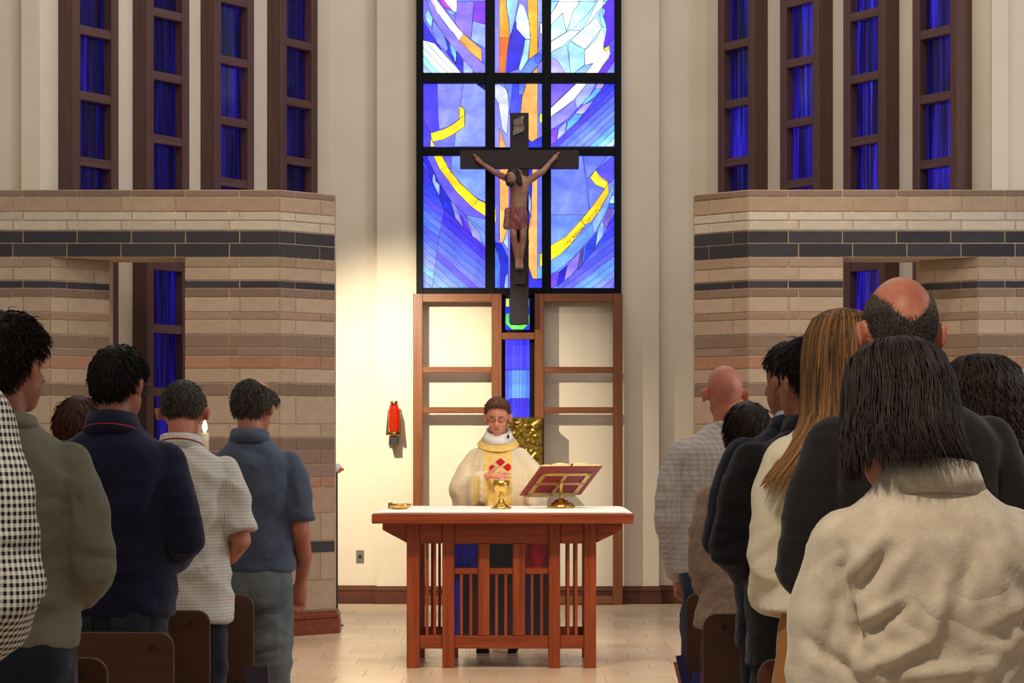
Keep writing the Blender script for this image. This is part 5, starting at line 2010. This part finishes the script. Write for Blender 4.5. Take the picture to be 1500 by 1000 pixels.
p = Person('man with greying temples in a navy suit jacket and pale collar', 1167, 8.15, 1.73, rz=0.1, bw=1.02, pitch=0.05, yaw=0.6, skin=SK_TAN)
p.body()
p.top(fabric('navy_suiting', (24, 27, 46), (20, 22, 38)), 'suit_jacket', 'long', hem=0.9, ease=0.014, seed=35, fold=0.003, slw=1.12, extra=jacket_tail(p.k))
p.collar(fabric('pale_shirt', (196, 204, 210)), 1.475, 1.525, 0.078, 0.068, 0.004, 'shirt_collar')
p.collar(MATS['navy_suiting'], 1.45, 1.508, 0.094, 0.08, 0.009, 'jacket_collar')
p.trousers(fabric('navy_trouser', (20, 23, 36)), 0.97, 0.008, 0.003)
p.shoes(M_SHOE)
p.hair(cap_hair(0.011, None, 0, 0.003, 19, 1800, 0.024, 0.0015, topthick=0.017, side=0.4, tint_fn=lambda q: 0.5 * sstep(0.05, 0.07, np.abs(q[:, 0])) * (1 - sstep(0.02, 0.06, q[:, 2]))), H_DKBRN)

p = Person('man with thick black hair in a black jacket beside the woman with long hair', 1188, 7.6, 1.715, rz=0.12, bw=1.04, pitch=0.03, yaw=0.55, skin=SK_TAN, earout=1.3)
p.body()
p.top(fabric('black_wool', (21, 20, 22), (17, 16, 18)), 'jacket', 'long', hem=0.9, ease=0.014, seed=36, fold=0.004, slw=1.12, extra=jacket_tail(p.k))
p.collar(MATS['black_wool'], 1.45, 1.515, 0.092, 0.078, 0.009)
p.trousers(fabric('black_trouser', (19, 19, 22)), 0.97, 0.01, 0.003)
p.shoes(M_SHOE)
p.hair(cap_hair(0.018, None, 0.0, 0.005, 20, 2200, 0.034, 0.0018, curl=0.2), H_BLACK)

# woman with long highlighted hair, cream jacket
p = Person('woman with long highlighted brown hair, cream jacket and tan trousers', 1233, 6.4, 1.742, rz=0.1, bw=0.93, pitch=0.05, yaw=0.05, roll=0.04, arms='narrow', skin=SK_FAIR, ears=False)
p.body()
p.top(fabric('cream_crepe', (236, 224, 194), (228, 214, 184), bscale=300, bump=0.1), 'jacket', 'long', hem=0.985, ease=0.012, flare=0.03, seed=37, fold=0.0045, voxel=0.010, slw=1.02)
p.trousers(fabric('tan_cord', (186, 126, 62), (168, 110, 52)), 1.0, 0.004, 0.004, 38, wide=1.06)
p.shoes(M_SHOE)
prof = [(0.135, 0.004, 0.004, -0.01), (0.128, 0.04, 0.045, -0.01), (0.105, 0.072, 0.085, -0.008), (0.06, 0.091, 0.108, -0.006), (0.0, 0.098, 0.116, -0.006), (-0.08, 0.100, 0.112, -0.012), (-0.16, 0.102, 0.108, -0.03), (-0.26, 0.112, 0.10, -0.055), (-0.40, 0.125, 0.085, -0.075)]
tip = lambda a: -0.30 - 0.05 * math.cos(a)
def sw11(a, z):
    # ends on the left swing out over the shoulder
    f = np.clip((-0.14 - z) / 0.16, 0, 1.2) ** 1.4 * np.clip(-np.sin(a) * 1.4 - 0.1, 0, 1)
    return np.stack([-0.085 * f, 0.0 * f - 0.02 * f, 0.0 * f], -1)
p.hair(long_hair(tip, prof, 1500, 0.0030, 0.0016, 22, 0, 23, (-1.9, 1.9), (0.0, 0.75), sw11, 18, 0.005, lambda v: 0.30 * sstep(-0.05, -0.28, v[:, 2])), H_LONG)

# woman with dark curly hair at the right edge
p = Person('woman with dark curly hair in a dark jacket at the right edge', 1440, 6.95, 1.62, bw=0.95, pitch=0.05, yaw=-0.1, arms='narrow', skin=SK_TAN, ears=False)
p.body()
p.top(fabric('charcoal_knit', (26, 25, 28), (22, 21, 24)), 'jacket', 'long', hem=0.85, ease=0.012, seed=39)
p.trousers(M_JEAN_D, 0.97)
p.shoes(M_SHOE)
prof = [(0.15, 0.004, 0.004, -0.01), (0.143, 0.05, 0.05, -0.01), (0.115, 0.084, 0.09, -0.01), (0.06, 0.104, 0.118, -0.01), (0.0, 0.116, 0.126, -0.014), (-0.08, 0.126, 0.126, -0.02), (-0.16, 0.138, 0.124, -0.03), (-0.30, 0.145, 0.12, -0.045)]
p.hair(long_hair(lambda a: -0.20 - 0.03 * math.cos(2 * a), prof, 900, 0.0042, 0.004, 60, 0.009, 29, (-2.2, 2.2), (0, 0.55), None, 26, 0.014), H_DKBRN)

# man in the dark sweater, balding crown
p = Person('tall balding man in a black sweater in the right block', 1334, 5.6, 1.79, rz=0.06, bw=1.0, pitch=0.1, yaw=0.06, skin=SK_PINK, earout=1.5, headx=(-0.018, 0, 0))
p.body(0.008, 0.5)
p.top(fabric('black_sweater', (36, 32, 30), (30, 27, 25)), 'sweater', 'long', hem=0.84, ease=0.008, seed=40, fold=0.004, voxel=0.010)
p.collar(MATS['black_sweater'], 1.462, 1.496, 0.084, 0.076, 0.008)
p.trousers(M_JEAN_D, 0.97)
p.shoes(M_SHOE)
def bald12(q):
    # bare crown: reaches down the back of the head in the middle, higher at the sides
    e = q[:, 2] - (0.012 + 0.056 * (np.abs(q[:, 0]) / 0.056) ** 1.8)
    e = e + 0.004 * np.array([mnoise.noise(Vector(t_) * 38) for t_ in q])
    return sstep(-0.040, 0.034, e)
p.hair(cap_hair(0.0040, bald12, 0.004, 0.0006, 41, 5200, 0.007, 0.0008, lift=0.3, tint_fn=lambda q: 0.35 * sstep(0.02, 0.06, q[:, 2])), H_GREY)

# nearest woman, pale fleece sweater, loose dark hair
p = Person('nearest woman with loose dark hair and oatmeal fleece sweater seen from behind', 1360, 3.85, 1.60, rz=0.03, bw=0.90, pitch=0.30, yaw=0.1, arms='narrow', skin=SK_FAIR, headx=(-0.033, 0, -0.042), ears=False)
p.body(0.010)
S13 = F / 3.85
cv = lambda a, b, c, e, am, w: ((a - 1348) / S13, CH - (b - 650) / S13, (c - 1348) / S13, CH - (e - 650) / S13, am, w / S13)
p.top(fabric('oatmeal_fleece', (206, 190, 166), (190, 172, 148), bscale=150, bump=0.6, nscale=30, sheen=0.4), 'sweater', 'long', hem=0.86, ease=0.012, seed=42, fold=0.0035, voxel=0.0075, smooth=7, slw=1.06, waist=0.0,
      segs=[(a, b, c, e, am * 1.05, w * 0.75) for a, b, c, e, am, w in [cv(1218, 885, 1226, 940, -0.028, 11), cv(1226, 905, 1290, 872, 0.012, 12), cv(1236, 925, 1300, 872, -0.010, 9), cv(1230, 975, 1330, 925, 0.016, 15), cv(1330, 925, 1348, 845, 0.014, 16), cv(1200, 860, 1262, 780, 0.010, 14), cv(1222, 870, 1272, 800, -0.010, 10), cv(1252, 880, 1300, 800, 0.008, 14), cv(1208, 800, 1214, 890, -0.010, 10),
            cv(1392, 790, 1372, 870, -0.010, 18), cv(1440, 850, 1478, 962, 0.016, 14), cv(1455, 900, 1500, 930, -0.018, 16), cv(1470, 770, 1510, 900, 0.014, 16), cv(1490, 800, 1530, 900, -0.014, 14), cv(1420, 800, 1430, 900, 0.008, 16), cv(1250, 985, 1420, 965, 0.010, 14), cv(1160, 930, 1230, 985, -0.012, 12), cv(1380, 930, 1450, 945, 0.006, 12)]])
p.collar(MATS['oatmeal_fleece'], 1.445, 1.500, 0.088, 0.072, 0.008)
p.trousers(M_JEAN_D, 0.97)
p.shoes(M_SHOE)
prof13 = [(0.132, 0.004, 0.004, -0.01), (0.125, 0.036, 0.04, -0.01), (0.100, 0.066, 0.08, -0.01), (0.055, 0.080, 0.104, -0.01), (0.0, 0.086, 0.114, -0.01), (-0.05, 0.091, 0.120, -0.014), (-0.10, 0.098, 0.124, -0.022), (-0.20, 0.105, 0.122, -0.04)]
def tip13(a):
    # shorter over the nape on the right where the collar shows
    return -0.084 + 0.016 * abs(a) + 0.022 * math.exp(-((a - 0.50) / 0.17) ** 2)
p.hair(long_hair(tip13, [(q_[0], q_[1] * 0.9, q_[2] * 0.95, q_[3]) for q_ in prof13], 3600, 0.0019, 0.005, 27, 0.0035, 43, (-2.3, 2.3), (0.0, 0.45), None, 18, 0.014, tipjit=0.042), H_DKBRN)

# ---- the celebrant
p = Person('priest in cream and gold vestments standing behind the altar', 729.5, 17.05, 1.715, rz=math.pi, pitch=0.22, yaw=-0.05, skin=skin_mat('skin_rosy', (228, 160, 132), (212, 134, 108)), group='clergy', face=True, earout=1.2,
           arms=(((0.15, 0, 1.345), (0.225, 0.02, 1.25), (0.285, 0.05, 1.13), (0.27, 0.16, 1.10), (0.23, 0.27, 1.08)),
                 ((0.15, 0, 1.345), (0.21, 0.02, 1.24), (0.25, 0.06, 1.12), (0.17, 0.18, 1.16), (0.075, 0.245, 1.215))))
kp = p.k


def right_hand(mb):
    """back of the hand to the viewer, fingers to the viewer's right, thumb up"""
    w = Vector(p.arm_pts(1)[-1])
    mb.tube([w, w + Vector((-0.04, 0.012, 0.006)), w + Vector((-0.088, 0.012, -0.002))], [(0.026, 0.018), (0.036, 0.017), (0.038, 0.015)], 12)
    for i, L in enumerate((0.072, 0.080, 0.075, 0.058)):
        b = w + Vector((-0.082, 0.012, 0.028 - 0.0205 * i))
        a1 = b + Vector((-L * 0.55, -0.002, -0.004 - 0.004 * i))
        a2 = a1 + Vector((-L * 0.45, -0.016, -0.004 - 0.002 * i))
        mb.limb([b, a1, a2], [0.0095, 0.0088, 0.0072], 8)
    b = w + Vector((-0.028, 0.016, 0.028))
    mb.limb([b, b + Vector((-0.028, 0.006, 0.026)), b + Vector((-0.056, 0.004, 0.040))], [0.0135, 0.011, 0.0085], 8)


mbx = MB()
p.body(0.0048, 0.28, right_hand, hands=False)
M_CHAS = fabric('cream_vestment', (230, 212, 180), (220, 201, 168), bscale=300, bump=0.15, crumple=0.006)
M_GOLDC = mat('gold_brocade', (244, 208, 120), 0.55, col2=(230, 186, 92), nscale=30, bump=0.3, bscale=90)
k = kp
cb = MB()
cb.rings([oval(z * k, a * k, b * k, 0, cy * k, 40) for z, a, b, cy in ((0.35, .31, .22, .0), (0.60, .30, .21, .0), (0.9, .28, .195, .0), (1.05, .27, .185, 0), (1.2, .24, .17, 0), (1.30, .205, .15, 0), (1.38, .165, .128, -.005), (1.43, .128, .108, -.008), (1.465, .10, .09, -.008), (1.495, .09, .08, -.006))])
for sx in (-1, 1):
    A = p.arm_pts(sx)
    cb.limb(A[:3], [0.066, 0.078, 0.09])
    e_, m_, w_ = (Vector(q) for q in A[2:5])
    end = e_ + (w_ - e_) * (0.80 if sx > 0 else 0.9)
    for dz, r0, r1 in ((0.0, 0.075, 0.058), (-0.05, 0.07, 0.05), (-0.10, 0.06, 0.042), (-0.15, 0.05, 0.03)):
        cb.limb([tuple(e_ + Vector((0, 0, dz))), tuple(end + Vector((0, 0, dz * 0.9)))], [r0, r1])
chm = remesh(cb, 0.0095, 6, 'chasuble')
displace(chm, lambda co, no: np.array([0.008 * math.sin(19 * math.atan2(x, y + 1e-6) + 3 * mnoise.noise(Vector((x * 4, y * 4, z * 3)))) * min(1, max(0, (1.42 - z) / 0.35)) + 0.004 * mnoise.noise(Vector((x * 12, y * 12, z * 9))) for x, y, z in co.tolist()]))
cho = obj('chasuble', chm, M_CHAS, p.root, smooth=True)
band = decal(cho, p.root, 'gold_band', M_GOLDC, -0.095, 0.092, 0.40, 1.455 * k, 1, 14, 50, 0.004)
# emblem on the band: pale disc with red petals
px2l = lambda x, y: (-(x - 729.5) * 16.9 / F, CH + (650 - y) * 16.9 / F)
ex, ez = px2l(733.5, 687)
disc = decal(band, p.root, 'emblem_disc', fabric('emblem_cream', (240, 214, 140)), ex - 0.085, ex + 0.085, ez - 0.085, ez + 0.075, 1, 26, 26, 0.003, lambda x, z: (x - ex) ** 2 + (z - ez) ** 2 < 0.0066)
M_EMB = fabric('emblem_red', (206, 30, 42))
for qx, qy in ((733.5, 676.5), (721.5, 686), (744.5, 684)):
    a_, b_ = px2l(qx, qy)
    decal(disc, p.root, 'emblem_petal', M_EMB, a_ - 0.034, a_ + 0.034, b_ - 0.034, b_ + 0.034, 1, 20, 20, 0.003, lambda x, z: abs(x - a_) * 0.8 + abs(z - b_) < 0.031)
# cuff bands on the wide sleeves
for sx in (1,):
    A = p.arm_pts(sx)
    e_, w_ = Vector(A[2]), Vector(A[4])
    c0 = e_ + (w_ - e_) * 0.62
    decal(cho, p.root, 'cuff_band', M_GOLDC, c0.x - 0.012, c0.x + 0.02, 1.00, c0.z + 0.04, 1, 4, 16, 0.004)
mb = MB()
A = p.arm_pts(1)
w_, m_ = Vector(A[4]), Vector(A[3])
mb.tube([tuple(m_), tuple(m_ + (w_ - m_) * 0.80)], [0.036, 0.037], 14)
obj('black_cuff', mb, fabric('black_clerical', (24, 24, 30)), p.root, smooth=True)
gcl = p.collar(M_GOLDC, 1.436, 1.484, 0.142, 0.100, 0.002, 'gold_collar', 0.050, 1.06)
gcl.data.shade_flat()
p.collar(M_WHITE, 1.468, 1.535, 0.102, 0.074, 0.008, 'white_amice', 0.034, 1.05)
alb = MB().rings([oval(z * k, a * k, b * k, 0, 0, 36) for z, a, b in ((0.07, .25, .17), (0.35, .22, .155), (0.9, .18, .13))])
obj('alb', alb, M_WHITE, p.root, smooth=True)
p.shoes(M_SHOE)
p.hair(cap_hair(0.010, None, -0.006, 0.0025, 51, 2200, 0.024, 0.0014, topthick=0.020, side=0.6, lift=0.3), H_BROWN)
g = MB()
for sx in (-1, 1):
    rim = [(sx * (0.032 + 0.023 * math.cos(t)), 0.107 - 0.012 * abs(math.cos(t)) * (1 if math.cos(t) > 0 else 0), -0.002 + 0.0135 * math.sin(t)) for t in np.linspace(0, 2 * math.pi, 21)]
    g.tube(rim, 0.0012, 6)
    g.tube([(sx * 0.055, 0.098, 0.002), (sx * 0.078, 0.05, 0.004), (sx * 0.086, -0.005, 0.004)], 0.0013, 6)
g.tube([(-0.009, 0.112, 0.001), (0.009, 0.112, 0.001)], 0.0013, 6)
obj('glasses', g.xform(p.M), mat('wire_frame', (90, 76, 70), 0.35, 0.7), p.root, smooth=True)
eb = MB()
for sx in (-1, 1):
    eb.tube([(sx * 0.013, 0.097, 0.018), (sx * 0.032, 0.096, 0.024), (sx * 0.052, 0.083, 0.018)], [0.003, 0.0036, 0.002], 6)
    eb.tube([(sx * 0.017, 0.0925, -0.0085), (sx * 0.030, 0.0945, -0.0105), (sx * 0.043, 0.0905, -0.0085)], [0.0012, 0.0018, 0.0012], 6)
obj('eyebrows', eb.xform(p.M), mat('brow_hair', (112, 74, 56), 0.7), p.root, smooth=True)
lp = MB().tube([(-0.02, 0.098, -0.0645), (0, 0.1035, -0.0635), (0.02, 0.098, -0.0645)], [0.002, 0.0042, 0.002], 8)
obj('lips', lp.xform(p.M), mat('lip_skin', (176, 92, 84), 0.5), p.root, smooth=True)
mic = p.M @ Vector((-0.075, 0.075, -0.12))
mm = MB().tube([tuple(p.M @ Vector((-0.08, 0.0, -0.03))), tuple(p.M @ Vector((-0.088, 0.045, -0.075))), tuple(mic)], 0.002, 6)
mm.ell(tuple(mic), (0.010, 0.010, 0.014), 10, 8)
obj('microphone', mm, M_DARK, p.root, smooth=True)
